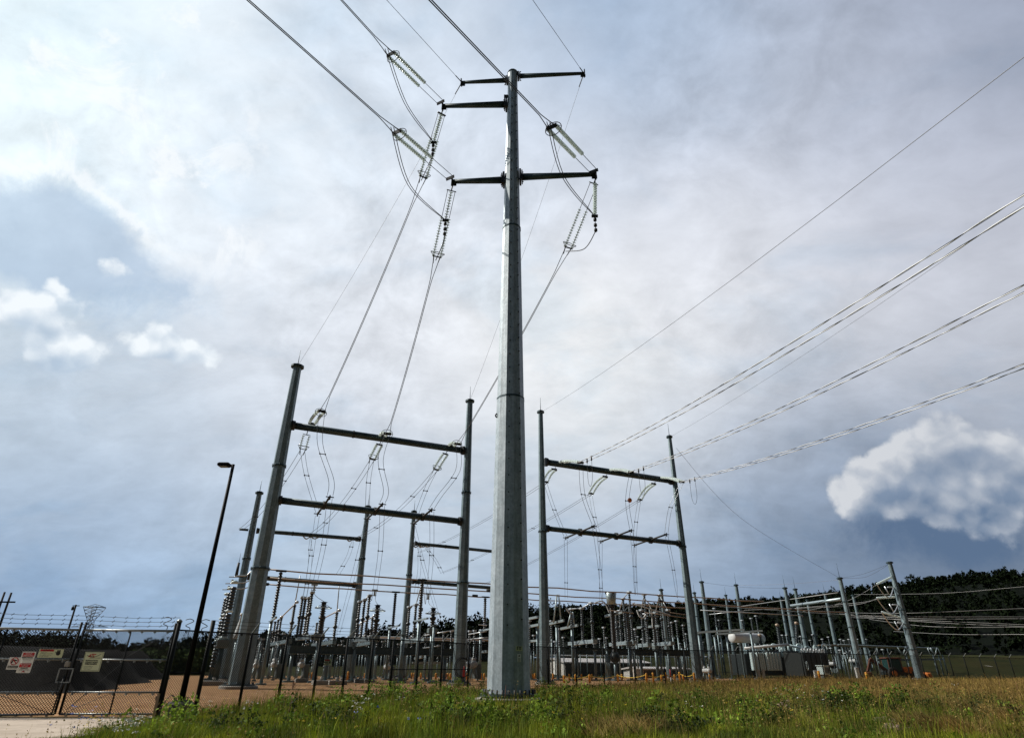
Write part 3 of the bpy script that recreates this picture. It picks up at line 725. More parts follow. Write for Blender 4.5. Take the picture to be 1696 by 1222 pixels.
# ------------------------------------------------------------------ gantry A rear strings, droppers
rearyokeA = []
ra = [(511, 712), (632, 733), (742, 750)]; ry = [(501, 746), (616, 762), (721, 779)]
cat_t = [LP(-1.2, 13, 0), onbeam(c_up, 513), onbeam(c_up, 588)]
cat_t[0] = V((c_up[0].x, c_up[0].y, c_up[0].z))-u*.9
for i in range(3):
    which = ('left', 'middle', 'right')[i]
    s0 = onbeam(a_up, ra[i][0])-V((0, 0, .22)); tgt = cat_t[i]; h = tgt-s0; h.z = 0; h.normalize()
    Y1 = onP(*ry[i], s0, h)
    t, sd = insul('double insulator string on the left gantry top beam, rear side, %s phase' % which, s0+h*.1, Y1, .42, .05, True, -.05, r=.12)
    pair_wire('conductor', 'twin conductor with spacers behind the left gantry, from its %s rear insulators' % which, catenary(Y1, tgt, .8, 20), .34, .016, 'wire', sd, (.25, .7), 'power line', 'conductors behind the left gantry')
    rearyokeA.append(Y1)
    nr, fr, mid = ST['A%d' % i]
    P2, sd2 = frontyoke[i]
    pair_wire('jumper_cable', 'twin jumper cable under the front %s insulators of the left gantry' % which, smooth_pts([P2+V((0, 0, -.1)), P2.lerp(nr, .4)+u*(-.35)*(1 if i < 2 else -2.2), P2.lerp(nr, .8)+u*(.18), nr+V((0, 0, .1))], 7), .36, .016, 'wire', u, (.45,), 'cable', 'jumper cables of the left gantry', join_end=False)
    pair_wire('jumper_cable', 'twin jumper cable under the rear %s insulators of the left gantry' % which, smooth_pts([Y1, Y1.lerp(fr, .4)-v*.1-u*.15, fr+V((0, 0, .1))], 8), .30, .014, 'wire', u, (.5,), 'cable', 'jumper cables of the left gantry')
# ------------------------------------------------------------------ gantry B
rb = [(922, 775), (1007, 788), (1087, 801)]; rby = [(903, 799), (978, 818), (1059, 828)]
fb = [(929, 766), (1012, 781), (1096, 794)]; fby = [(962, 766), (1046, 782), (1130, 798)]
fe = [(1696, 333), (1696, 478), (1696, 606)]
hb = V((.185, -.98, 0)).normalized()
for i in range(3):
    which = ('left', 'middle', 'right')[i]
    s0 = onbeam(b_up, rb[i][0])-V((0, 0, .25)); Y1 = onP(*rby[i], s0+v*.4, V((v.x, v.y, 0)))
    t, sd = insul('double insulator string hanging behind the right gantry top beam, %s phase' % which, s0+v*.2, Y1, .42, .03, False, -.22, r=.11)
    dlt = [(-150, 90), (-175, 100), (-185, 107)][i]
    far = onP(rby[i][0]+dlt[0]*1.4, rby[i][1]+dlt[1]*1.4-10, Y1, v)
    pair_wire('conductor', 'twin conductor falling away behind the right gantry, %s phase' % which, catenary(Y1, far, .5, 14), .32, .015, 'wire', u, (.3, .75), 'power line', 'conductors behind the right gantry')
    s1 = onbeam(b_up, fb[i][0])+V((0, 0, .2)); Y2 = onP(*fby[i], s1, hb)
    Y2 = s1+(Y2-s1)
    t, sd2 = insul('double insulator string in front of the right gantry top beam, %s phase' % which, s1, Y2, .40, .03, False, -.1, r=.11)
    Z = onP(*fe[i], Y2, hb); dd = Z-Y2; pts = [Y2+dd*(j/10)-V((0, 0, dd.length*.012*4*(j/10)*(1-j/10))) for j in range(17)]
    pair_wire('conductor', 'pale twin conductor rising to the right edge from the right gantry %s phase' % which, pts, .42, .018, 'pale_wire', V((0, 0, 1)).cross(hb), (), 'power line', 'conductors leaving the right gantry', twist=True)
    # small hanging loops at the line clamps
    a1 = Y2+dd*.045; a2 = Y2+dd*.075
    q = MB(); q.poly(smooth_pts([a1, a1-V((0, 0, 1.6)), (a1+a2)/2-V((0, 0, 2.1)), a2-V((0, 0, 1.5)), a2], 6), .014, 5)
    for c in (a1, a2): q.tube(c+V((0, 0, .05)), c-V((0, 0, .3)), .05, n=6)
    single(q, 'drop_loop', 'wire', 'small cable loop hanging from the right gantry %s outgoing conductor' % which, 'cable', a1, 'small loops on the right conductors')
    nr, fr, mid = ST['B%d' % i]
    mt = 'wire' if i < 2 else 'aluminium'
    pair_wire('jumper_cable', 'twin jumper cable under the front %s insulators of the right gantry' % which, smooth_pts([Y2, Y2.lerp(nr, .5)-u*.4, nr+V((0, 0, .1))], 9), .34, .015, mt, u, (.55,), 'cable', 'jumper cables of the right gantry')
    pair_wire('jumper_cable', 'twin jumper cable under the rear %s insulators of the right gantry' % which, smooth_pts([Y1, Y1.lerp(fr, .5)-u*.1, fr+V((0, 0, .1))], 9), .32, .014, 'wire' if i != 1 else 'aluminium', u, (.5,), 'cable', 'jumper cables of the right gantry')
    q = None
ob = atY(1043, 828, 50); q = MB(); q.lathe(ob-V((0, 0, .2)), (0, 0, 1), [(0, .03), (.04, .13), (.2, .2), (.34, .13), (.4, .02)], 12)
single(q, 'marker_ball', 'orange_ball', 'small orange marker hanging on a wire in the right gantry', 'marker', ob)
for (p0, p1, r_, lab) in ((V((Bf[0][0].x, Bf[0][0].y, Bf[0][1])), (1696, 95), .012, 'left'), (V((Bf[1][0].x, Bf[1][0].y, Bf[1][1])), (1696, 338), .012, 'right')):
    Z = onP(*p1, p0, hb); dd = Z-p0
    one_wire('thin shield wire rising to the right edge from the %s post of the right gantry' % lab, [p0+dd*(j/8)-V((0, 0, .4*4*(j/8)*(1-j/8))) for j in range(13)], .009, 'earth_wire', 'shield_wire', 'cable')
# ------------------------------------------------------------------ far lightning masts (right)
masts = [(1095, 977, 84, 'behind the right gantry'), (1150, 982, 100, ''), (1162, 964, 92, ''), (1202, 986, 112, ''), (1219, 969, 98, ''), (1293, 991, 112, ''), (1300, 974, 94, ''), (1317, 976, 99, ''), (1337, 994, 115, ''), (1366, 982, 104, ''), (1391, 958, 80, ''), (1413, 986, 102, '')]
MP = {}
for i, (px, py, Y, _) in enumerate(masts):
    tp = atY(px, py, Y); t = thing('lightning_mast', 'grey mast tipped with a thin rod, %s from left in the right yard' % ORD[i], 'mast', G(tp), 'steel masts in the right part of the yard')
    big = px in (1391, 1300, 1317, 1219, 1162)
    _, p, zt = fpole(t, px, py, Y, .42 if big else .36, .24 if big else .2, None, 1120, 1.9 if big else 1.5, [atY(px, py+38, Y).z, atY(px, py+80, Y).z], 'shaft', 'yard_steel', True, 12)
    MP[px] = (p, zt)
def tube_thing(name, label, cat, px0, px1, Y0, Y1, r, mt, group=None):
    a = atY(*px0, Y0); b = atY(*px1, Y1); q = MB(); q.tube(a, b, r, n=8); return single(q, name, mt, label, cat, a, group)
tube_thing('cross_beam', 'pale horizontal beam between two masts in the right yard', 'beam', (1309, 1003), (1394, 991.5), 99, 81, .2, 'bright_steel')
tube_thing('cross_beam', 'thin pale tube above the thick beam between masts in the right yard', 'beam', (1225, 1004), (1388, 981), 112, 81, .05, 'pale_wire')
# right single pole with davit insulators
tp = atY(1471, 932, 80)
RP = thing('line_pole', 'tall steel pole with curved white jumpers, rightmost pole of all', 'utility pole', G(tp))
_, rp, rz = fpole(RP, 1471, 932, 80, .50, .26, 1526, 1120, 0, [atY(1490, 1010, 80).z, atY(1498, 1040, 80).z, atY(1508, 1075, 80).z], 'shaft', 'yard_steel', True, 12)
q = MB()
for zz in np.arange(2, rz-1, 1.1): parts([(V((rp.x-.25, rp.y-.3, zz)), V((rp.x-.32, rp.y-.58, zz)), .04)], 'step_bolt', 'hardware', RP)
for i, (a, b, c) in enumerate((((1477, 955), (1452, 967), (1480, 972)), ((1483, 988), (1452, 990), (1488, 1001)), ((1492, 1022), (1460, 1013), (1497, 1030)))):
    A_ = atY(*a, 80); B_ = atY(*b, 76); C_ = atY(*c, 80)
    insul('glass insulator string on the rightmost pole, %s' % ('highest', 'middle', 'lowest')[i], A_, B_, .5, .02, False, group='insulators of the rightmost pole', r=.13, single_str=True)
    q = MB(); pts = smooth_pts([B_, B_.lerp(C_, .25)-V((0, 0, 1.0)), B_.lerp(C_, .6)-V((0, 0, 1.3)), C_], 6); q.poly(pts, .07, 6); q.tube(C_, C_-V((.8, 0, .0)), .09, .07, 6); q.tube(C_-V((1.1, 0, -.1)), C_-V((.8, 0, .9)), .1, .06, 6)
    single(q, 'jumper_bow', 'aluminium', 'pale curved jumper bow at the rightmost pole, %s' % ('highest', 'middle', 'lowest')[i], 'cable', B_, 'jumper bows of the rightmost pole')
# far wires to the right
far = [((1178, 1003), (1440, 1019), (1696, 1021), 'brightest, crossing behind the masts'), ((1400, 1014), (1500, 1015), (1696, 1007), 'uppermost of the bright bundle'), ((1390, 1016), (1520, 1024), (1696, 1024), 'second of the bright bundle'),
       ((1400, 1018), (1540, 1030), (1696, 1037), 'third of the bright bundle'), ((1410, 1022), (1530, 1027), (1696, 1034), 'fourth of the bright bundle'), ((1440, 1025), (1540, 1037), (1696, 1038), 'lowest of the bright bundle'),
       ((1480, 1045), (1580, 1050), (1696, 1050), 'lone line below the bundle'), ((1415, 984), (1560, 982), (1696, 971), 'faint line high against the hill'), ((1232, 1010), (1400, 1003), (1455, 990), 'rising from the masts to the rightmost pole'), ((1300, 1008), (1420, 998), (1458, 990), 'reaching the middle jumper of the rightmost pole'),
       ((1330, 1012), (1400, 996), (1452, 968), 'reaching the highest jumper of the rightmost pole')]
for i, (a, b, c, lab) in enumerate(far):
    Yn = 78 if i < 8 else 79; f3 = 74 if i < 8 else 77
    pts = smooth_pts([atY(*a, 92), atY(*b, Yn+4), atY(*c, f3)] + ([atY(c[0]*2-b[0], c[1]*2-b[1], f3-6)] if i < 8 else []), 8)
    one_wire('thin pale power line, ' + lab, pts, .021 if i not in (7,) else .015, 'pale_wire', 'conductor', 'power line', 'pale lines before the wooded hill')
for i, (a, b, c) in enumerate((((1391, 957), (1430, 950), (1471, 934)), ((1391, 957), (1434, 955), (1471, 935)), ((1120, 742), (1230, 860), (1391, 957)), ((1162, 964), (1230, 972), (1300, 974)), ((1219, 969), (1300, 967), (1391, 960)))):
    Ys = [(80, 80, 80), (80, 80, 80), (54.6, 66, 80), (92, 93, 94), (98, 90, 80)][i]
    lab = ('upper one between the two rightmost tall poles', 'lower one between the two rightmost tall poles', 'long one from the right gantry post down to a far mast', 'between masts left of centre in the right yard', 'long low one between masts in the right yard')[i]
    one_wire('hair-thin overhead earth wire, ' + lab, smooth_pts([atY(*a, Ys[0]), atY(*b, Ys[1]), atY(*c, Ys[2])], 8), .014, 'earth_wire', 'shield_wire', 'cable')
# ================================================================== yard equipment
def wr(px, py, b): return onB(px, py, b)
# three long bus tubes along the yard, 7.3 m up
zb = 7.3; bus = []
for i, (l0, l1) in enumerate((((440, 942), (1330, 998)), ((440, 956), (1330, 1003)), ((440, 967), (1330, 1008)))):
    a = atZ(l0[0], l0[1], zb); aa, bb = ab(a); bus.append((aa, bb))
    L = (onB(*((1265, 999), (1402, 1017), (1140, 1001))[i], bb)-a).dot(u)
    t = thing('bus_tube', 'long copper-coloured bus tube crossing the yard, %s of the three' % ('nearest and highest', 'middle', 'farthest and lowest')[i], 'bus tube', a, 'long copper-coloured tubes')
    q = MB(); q.poly([a+u*(L*j/14)-V((0, 0, .10*math.sin(j*1.8)**2)) for j in range(15)], .05, 8); q.build('tube', 'copper_pipe', t)
    for s_ in (0, 18.5, 37, 55):
        if s_ < L: q = MB(); p = a+u*s_; q.tube(p-u*.25, p+u*.25, .12, n=8); q.build('clamp', 'hardware', t)
    # flexible lead at the left end
    end = [(388, 955), (382, 966), (377, 976)][i]
    e = onB(end[0], end[1], bb); 
    q = MB(); q.poly(smooth_pts([a, a-u*.8-V((0, 0, .15)), a.lerp(e, .6)-V((0, 0, .1)), e.lerp(a, .15), e], 6), .045, 6)
    single(q, 'flexible_lead', 'aluminium', 'pale wavy lead at the left end of the %s copper-coloured tube' % ('nearest', 'middle', 'farthest')[i], 'cable', a, 'wavy leads left of the tall post')
print('bus', bus)
def column(par, p, z0, z1, w_=.2, mt='yard_steel', name='column', foot=True):
    q = MB(); q.tube(V((p.x, p.y, z0)), V((p.x, p.y, z1)), w_/2, n=8); q.tube(V((p.x, p.y, z1-.05)), V((p.x, p.y, z1)), w_*.95, n=8, smooth=False)
    if foot: q.tube(V((p.x, p.y, z0-.3)), V((p.x, p.y, z0+.12)), w_*1.6, n=12, smooth=False)
    return q.build(name, mt, par)
def post_ins(par, p, z0, z1, r=.15, n=8, mt='porcelain', split=True, pitch=.16):
    z0, z1 = min(z0, z1-.3), z1
    q = MB(); L = z1-z0
    if split and L > 1.6:
        shed(q, V((p.x, p.y, z0)), (0, 0, 1), L*.48, r, n, pitch, .62); shed(q, V((p.x, p.y, z0+L*.5)), (0, 0, 1), L*.48, r*.92, n, pitch, .62)
        q.tube(V((p.x, p.y, z0+L*.465)), V((p.x, p.y, z0+L*.52)), r*1.25, n=8)
    else: shed(q, V((p.x, p.y, z0)), (0, 0, 1), L, r, n, pitch, .62)
    q.tube(V((p.x, p.y, z0-.02)), V((p.x, p.y, z0+.06)), r*1.2, n=8); q.tube(V((p.x, p.y, z1-.06)), V((p.x, p.y, z1+.08)), r*.9, n=8)
    return q.build('insulator', mt, par)
# generic receding disconnect switch on an arm along v
def switch_on(label, pts, b0, arm, zarm, db, blade=True, rising=None, grp='disconnect switches', girder=True, mat_i='porcelain'):
    """pts: pixel tops of the insulators ordered far -> near; they stand on an arm along v at plane distances b0+..."""
    n = len(pts); ps = []
    for i, (px, py) in enumerate(pts):
        b = b0 + db*((n-1)/2-i); ps.append(wr(px, py, b))
    t = thing('disconnect_switch', label, 'switch', G(ps[0]), grp)
    a0, a1 = arm; q = MB(); A0 = wr(a0[0], a0[1], b0+db*n/2); A1 = wr(a1[0], a1[1], b0-db*n/2)
    A0.z = A1.z = zarm = (A0.z+A1.z)/2
    q.beam(A0, A1, .45, .32); q.build('support_arm', 'bright_steel', t)
    for p in ps: post_ins(t, p, zarm+.16, p.z, .15, mt=mat_i)
    if blade:
        q = MB(); q.poly([p+V((0, 0, .12)) for p in ps], .05, 6); bl = q.build('blade', 'aluminium', t)
    for p in ps: q = MB(); q.box(p+V((0, 0, .1)), (.34, .5, .16), (u, v, V((0, 0, 1))), .03); q.build('contact', 'aluminium', t)
    return t, ps, A0, A1
def girder(label, p0, p1, b, legs, hgt=.5, wd=.7, ztop=None):
    a = wr(p0[0], p0[1], b); c = wr(p1[0], p1[1], b); z = (a.z+c.z)/2; a.z = c.z = z
    t = thing('support_structure', label, 'steel structure', G(a), 'low steel portals')
    q = MB(); q.beam(a, c, .1, hgt); 
    for s_ in (-1, 1): q.box((a+c)/2+v*(.05)+V((0, 0, s_*hgt/2)), ((c-a).length, wd, .04), (u, v, V((0, 0, 1))))
    q.build('girder', 'weathered_steel', t)
    for px in legs:
        p = wr(px, p0[1], b); column(t, p, gz(p.x, p.y), z-hgt/2-.02, .28)
    return t, z
bR = 9.6
girder('dark low portal girder left of the big pole, behind the chain-link fence', (480, 1072), (775, 1083), bR, (486, 545, 612, 668, 738))
girder('dark low portal girder right of the big pole above the beige building', (948, 1076), (1142, 1083), 12, (955, 1008, 1060, 1122))
sw_l = switch_on('tall row of four insulators, leftmost group above the fence', [(501, 991), (506, 992), (512, 992), (517, 983)], bR, ((494, 1057), (520, 1053)), 3.5, .85)
sw_m = switch_on('row of three tall insulators near the second rear post from left', [(596, 998), (604, 995), (612, 988)], bR, ((586, 1060), (616, 1057)), 3.5, .9)
sw_r = switch_on('row of three tall insulators near the third rear post, with a high riser', [(678, 1007), (689, 1003), (700, 962)], bR, ((668, 1064), (706, 1057)), 3.5, 1.3)
sw_a = switch_on('white-armed switch with three insulators, nearest the right side of the right gantry\'s left post', [(946, 1010), (963, 1009), (979, 1000)], 12, ((944, 1068), (986, 1059)), 3.6, 2.2)
sw_b = switch_on('white-armed switch with four insulators behind the dome-topped column', [(1020, 1015), (1026, 1013), (1032, 993), (1042, 982)], 12, ((1012, 1069), (1052, 1061)), 3.6, 1.6)
sw_c = switch_on('white-armed switch with four insulators left of the right gantry\'s right post', [(1068, 1018), (1086, 1016), (1092, 987), (1106, 1012)], 12, ((1068, 1070), (1114, 1063)), 3.6, 1.6)
sw_d = switch_on('tall white insulator with domed caps holding the nearest tube, between two switches', [(1062, 1012), (1067, 986)], 11.5, ((1060, 1070), (1076, 1066)), 3.6, 1.2)
for (px, py0, py1, lab) in ((526, 1008, 1054, 'left'), (620, 1018, 1058, 'middle'), (715, 1022, 1060, 'right')): pass
# lower receding switches with a long rising bar
for i, (fars, a, b_, sup, rise) in enumerate(((((456, 1030), (461, 1027), (466, 1024)), (466, 1022), (497, 993), (488, 1003), (497, 953)), (((525, 1032), (530, 1029), (536, 1026)), (537, 1024), (563, 1012), (558, 1015), (562, 966)), (((586, 1040), (594, 1036), (599, 1034)), (600, 1032), (620, 1022), (617, 1024), None))):
    b0 = 26; ps = [wr(px, py, b0-.0-1.0*j) for j, (px, py) in enumerate(fars)]
    t = thing('disconnect_switch', 'low switch whose copper bar rises towards the viewer, %s of three' % ('leftmost', 'middle', 'rightmost')[i], 'switch', G(ps[0]), 'switches with rising copper bars')
    zc = 3.4
    for p in ps: post_ins(t, p, zc, p.z, .15)
    near = wr(sup[0], sup[1], 17); post_ins(t, near, zc, near.z, .17)
    q = MB(); q.beam(V((ps[0].x, ps[0].y, zc-.15))+v*.6, V((near.x, near.y, zc-.15))-v*.6, .35, .3); q.build('support_arm', 'yard_steel', t)
    for p in (ps[1], near): column(t, p, gz(p.x, p.y), zc-.28, .26)
    e0 = ps[-1]+V((0, 0, .15)); e1 = near+V((0, 0, .15)); dd = (e1-e0).normalized()
    q = MB(); q.tube(e0-dd*2.2, e1+dd*1.0, .055, n=8); q.build('rising_bar', 'copper_pipe', t)
    for e in (e0, e1+dd*1.0): q = MB(); q.lathe(e-V((0, 0, .12)), (0, 0, 1), [(0, .05), (.04, .16), (.2, .16), (.24, .05)], 8); q.build('contact', 'aluminium', t)
    if rise:
        top = wr(rise[0], rise[1], 16.6); q = MB(); q.tube(near+V((0, 0, .1)), top, .05, n=6); q.build('riser', 'aluminium', t)
# voltage transformers with a grading ring
def ringed(label, px, py, b, rR, zbase_py, name='voltage_transformer'):
    p = wr(px, py, b); g = gz(p.x, p.y); t = thing(name, label, 'transformer', G(p), 'ringed instrument transformers')
    zm = wr(px-4, zbase_py, b).z
    q = MB(); shed(q, V((p.x, p.y, zm)), (0, 0, 1), p.z-zm-.25, .24, 10, .17, .62); q.tube(V((p.x, p.y, (zm+p.z)/2-.08)), V((p.x, p.y, (zm+p.z)/2+.08)), .27, n=10); q.build('insulator', 'brown_porcelain', t)
    q = MB(); q.tube(V((p.x, p.y, p.z-.3)), V((p.x, p.y, p.z-.05)), .16, .2, 10); q.tube(V((p.x, p.y, p.z-.05)), p, .3, .12, 10); q.build('cap', 'hardware', t)
    q = MB(); rz_ = p.z-.45; q.ring(V((p.x, p.y, rz_)), (0, 0, 1), rR, .035, 24, 6)
    for a in range(4): an = a*math.pi/2+.5; q.tube(V((p.x+math.cos(an)*rR, p.y+math.sin(an)*rR, rz_)), V((p.x, p.y, p.z-.12)), .018, n=5)
    q.build('grading_ring', 'bright_steel', t)
    q = MB(); q.box(V((p.x, p.y, zm-.2)), (.7, .7, .4), (u, v, V((0, 0, 1))), .05); q.build('tank', 'grey_paint', t)
    column(t, p, g, zm-.4, .28)
    return p
r1 = ringed('brown ringed transformer, leftmost of three above the fence', 537, 996, 8.2, .62, 1050)
r2 = ringed('brown ringed transformer, middle one between two rear posts', 626, 1001, 8.2, .62, 1052)
r3 = ringed('brown ringed transformer, rightmost, just left of the front gantry post', 718, 1006, 8.2, .62, 1040)
# droppers from gantry A to the equipment
for i in range(3):
    nr, fr, mid = ST['A%d' % i]; tgt = (r1, r2, r3)[i]; tg2 = (sw_l, sw_m, sw_r)[i][1][-1]
    which = ('left', 'middle', 'right')[i]
    hub = onB(*((521, 968), (621, 977), (709, 983))[i], 8.8)
    pair_wire('dropper_cable', 'twin dropper from the near end of the %s stand-off arm to the switches' % which, smooth_pts([nr-V((0, 0, .1)), nr.lerp(hub, .5)+u*.15, hub], 9), .32, .014, 'wire', u, (.55,), 'cable', 'droppers under the left gantry')
    q = MB(); q.poly(smooth_pts([hub-u*.16, hub-u*.2-V((0, 0, .8)), tg2+V((0, 0, .2))], 6), .022, 5); q.poly(smooth_pts([hub+u*.16, hub+u*.1-V((0, 0, .7)), tgt], 6), .022, 5)
    q.box(hub, (.5, .1, .12), (u, v, V((0, 0, 1)))); q.box(hub-V((0, 0, .2)), (.14, .1, .5), (u, v, V((0, 0, 1)))); q.beam(hub-u*.16-V((0, 0, .4)), hub+u*.16-V((0, 0, .4)), .05, .05)
    single(q, 'dropper_tail', 'aluminium', 'pale forked clamp and leads below the %s dropper of the left gantry' % which, 'clamp', hub, 'forked clamps under the left gantry')
    f2 = onB(*((497, 1045), (560, 1050), (729, 1030))[i], 20)
    pair_wire('dropper_cable', 'thin twin dropper from the far end of the %s stand-off arm to the yard' % which, smooth_pts([fr-V((0, 0, .15)), fr.lerp(f2, .45)-V((0, 0, .3)), f2], 9), .28, .012, 'wire', u, (.35,), 'cable', 'droppers under the left gantry')
for i in range(3):
    nr, fr, mid = ST['B%d' % i]; which = ('left', 'middle', 'right')[i]
    n2 = onB(*((998, 1000), (1052, 985), (1122, 990))[i], 11); f2 = onB(*((938, 990), (995, 1000), (1054, 985))[i], 14)
    pair_wire('dropper_cable', 'twin dropper from the near end of the right gantry\'s %s stand-off arm' % which, smooth_pts([nr-V((0, 0, .1)), nr.lerp(n2, .5)+u*.1, n2], 8), .3, .014, 'wire', u, (.55,), 'cable', 'droppers under the right gantry', join_end=True)
    pair_wire('dropper_cable', 'twin dropper from the far end of the right gantry\'s %s stand-off arm' % which, smooth_pts([fr-V((0, 0, .1)), fr.lerp(f2, .5), f2], 8), .3, .013, 'wire', u, (.7,), 'cable', 'droppers under the right gantry')
# droppers at the rear gantry C
for i, (a, b_, Y) in enumerate((((514, 889), (504, 990), 56), ((585, 893), (560, 950), 58), ((702, 903), (733, 950), 61), ((694, 903), (688, 985), 60.5))):
    P0 = atY(*a, Y); P1 = atY(*b_, Y-1)
    pair_wire('dropper_cable', 'thin twin dropper below the rear gantries, %s from the left' % ORD[i], smooth_pts([P0, P0.lerp(P1, .5)+u*.2, P1], 8), .3, .012, 'wire', u, (.3, .8), 'cable', 'droppers under the rear gantries', join_start=True)
    q = MB(); q.poly(smooth_pts([P0-u*.7+V((0, 0, .1)), P0-u*.35-V((0, 0, .2)), P0, P0+u*.4-V((0, 0, .12)), P0+u*.8+V((0, 0, .08))], 5), .06, 6)
    single(q, 'hanger', 'aluminium', 'pale curved hanger under a rear gantry beam, %s from the left' % ORD[i], 'hanger', P0, 'curved hangers on the rear gantries')
# bus supports holding the tubes
for i, (px, pyb, which, lab) in enumerate(((465, 1120, 0, 'just right of the tall front post'), (656, 1060, 2, 'with a hanging insulator left of the third rear post'), (700, 1120, 0, 'topped by a T, right of the third rear post'), (804, 1120, 2, 'hanging insulator left of the big pole'))):
    aa, bb = bus[which]; p0 = wr(px, 950+which*12, bb); p0.z = zb
    L = 2.7 if px != 465 else 3.0
    t = thing('bus_insulator', 'dark insulator under a copper tube, ' + lab, 'insulator', p0, 'insulators under the copper tubes')
    q = MB(); shed(q, p0-V((0, 0, .15+L)), (0, 0, 1), L, .15, 8, .17, .65); q.build('insulator', 'brown_porcelain', t)
    q = MB(); q.box(p0-V((0, 0, .06)), (.7, .2, .12), (u, v, V((0, 0, 1)))); q.build('saddle', 'hardware', t)
    q = MB(); q.beam(p0-V((0, 0, .2+L))-v*2.0, p0-V((0, 0, .2+L))+v*1.2, .12, .12); q.build('lower_bar', 'bright_steel', t)
    if px in (656, 465, 804):
        p = p0+v*.9; column(t, p, gz(p.x, p.y), p0.z-.27-L, .22)
    else:
        column(t, p0, gz(p0.x, p0.y), p0.z-.27-L, .24)
# tall three-stage stack at the far left
Yl = 46
for i, (tx, ty, lab, Y_) in enumerate(((391, 955, 'front one of three, with a thin rod', 46), (384, 966, 'middle one of three', 50.5), (378, 976, 'rear one of three', 55))):
    tp = atY(tx, ty, Y_); g = gz(tp.x, tp.y); p = V((tp.x, tp.y, 0)); t = thing('insulator_column', 'dark stacked insulator column left of the tall gantry posts, ' + lab, 'insulator', G(tp), 'stacked columns left of the gantry')
    H = tp.z-g; q = MB(); shed(q, V((p.x, p.y, g+H*.42)), (0, 0, 1), H*.22, .24, 10, .2, .8); q.build('lower_insulator', 'porcelain', t)
    q = MB(); shed(q, V((p.x, p.y, g+H*.66)), (0, 0, 1), H*.24, .22, 10, .2, .8); q.build('middle_insulator', 'porcelain', t)
    for f in (.40, .65, .93):
        q = MB(); q.lathe(V((p.x, p.y, g+H*f)), (0, 0, 1), [(0, .1), (.04, .26), (.14, .28), (.24, .1)], 10); q.build('collar', 'radiator_paint', t)
    q = MB(); q.tube(V((p.x, p.y, tp.z)), V((p.x, p.y, tp.z+(1.0 if i == 0 else .3))), .12, .09, 8); q.tube(V((p.x-.5, p.y, tp.z)), V((p.x+.5, p.y, tp.z)), .04, n=6)
    if i == 0: q.tube(V((p.x, p.y, tp.z+1)), V((p.x, p.y, tp.z+1.7)), .02, .008, 5)
    q.build('terminal', 'hardware', t)
    if i == 0:
        q = MB(); q.box(V((p.x, p.y, g+H*.36)), (.8, .8, .55), (u, v, V((0, 0, 1))), .05); q.build('mechanism_box', 'grey_paint', t)
        q = MB()
        for k_ in range(7): q.lathe(V((p.x-.45, p.y+.1, g+H*(.14+.03*k_))), (.2, 0, 1), [(0, .1), (.05, .2), (.12, .2), (.18, .08)], 8)
        q.build('side_coils', 'porcelain', t)
    column(t, p, g, g+H*.40, .36, 'weathered_steel')
q = MB(); c = atY(397, 1035, 47); q.lathe(c-V((0, 0, .9)), (.02, 0, 1), [(0, .3), (.3, .28), (1.2, .12), (1.5, .08), (1.52, .16), (1.7, .14)], 12)
sb = thing('bushing', 'small white cone-shaped bushing between the two tall left posts', 'bushing', G(c)); q.build('cone', 'white_paint', sb); column(sb, V((c.x, c.y, 0)), gz(c.x, c.y), c.z-.9, .2)
# dome-topped instrument transformer
p = wr(1012, 990, 8); g = gz(p.x, p.y); zt = wr(1012, 982, 8).z; zlow = wr(1013, 1001, 8).z
t = thing('current_transformer', 'grey bucket-headed transformer column right of the right gantry\'s left post', 'transformer', G(p))
q = MB(); q.lathe(V((p.x, p.y, zlow)), (0, 0, 1), [(0, .36), (.02, .40), (zt-zlow, .52), (zt-zlow+.04, .46), (zt-zlow+.06, .1)], 20); q.build('head', 'bright_steel', t)
q = MB(); 
for a in range(4): an = a*math.pi/2+.3; q.box(V((p.x+math.cos(an)*.5, p.y+math.sin(an)*.5, zt-.02)), (.14, .14, .14))
q.tube(V((p.x, p.y, zlow-.22)), V((p.x, p.y, zlow)), .3, .34, 12); q.build('collar', 'hardware', t)
q = MB(); zc = wr(1016, 1080, 8).z; shed(q, V((p.x, p.y, zc)), (0, 0, 1), zlow-.2-zc, .25, 12, .12, .8); q.build('insulator', 'brown_porcelain', t)
q = MB(); q.lathe(V((p.x, p.y, zc-.8)), (0, 0, 1), [(0, .3), (.15, .45), (.55, .45), (.8, .28)], 14); q.build('tank', 'dark_paint', t)
column(t, p, g, zc-.8, .3)
for (c, r) in (((1006, 995), .1), ((1007, 1002), .1)):
    pass
# curved white leads near the dome
for i, (pts, r, Y, lab) in enumerate(((((985, 998), (996, 995), (1003, 1000), (1009, 1014)), .05, 50, 'left of the bucket-headed column'), (((1067, 992), (1074, 998), (1079, 1012), (1081, 1040)), .06, 62, 'arching down from the nearest tube'), (((1055, 1010), (1059, 1020), (1065, 1023), (1070, 1017)), .07, 63, 'small U-shaped one left of the arching lead'), (((938, 1007), (943, 1014), (950, 1016)), .07, 60, 'beside the A-shaped props'))):
    q = MB(); P_ = smooth_pts([atY(a, b, Y) for a, b in pts], 8); q.poly(P_, r, 6); single(q, 'curved_lead', 'white_paint', 'white curved lead, ' + lab, 'cable', P_[0], 'white curved leads')
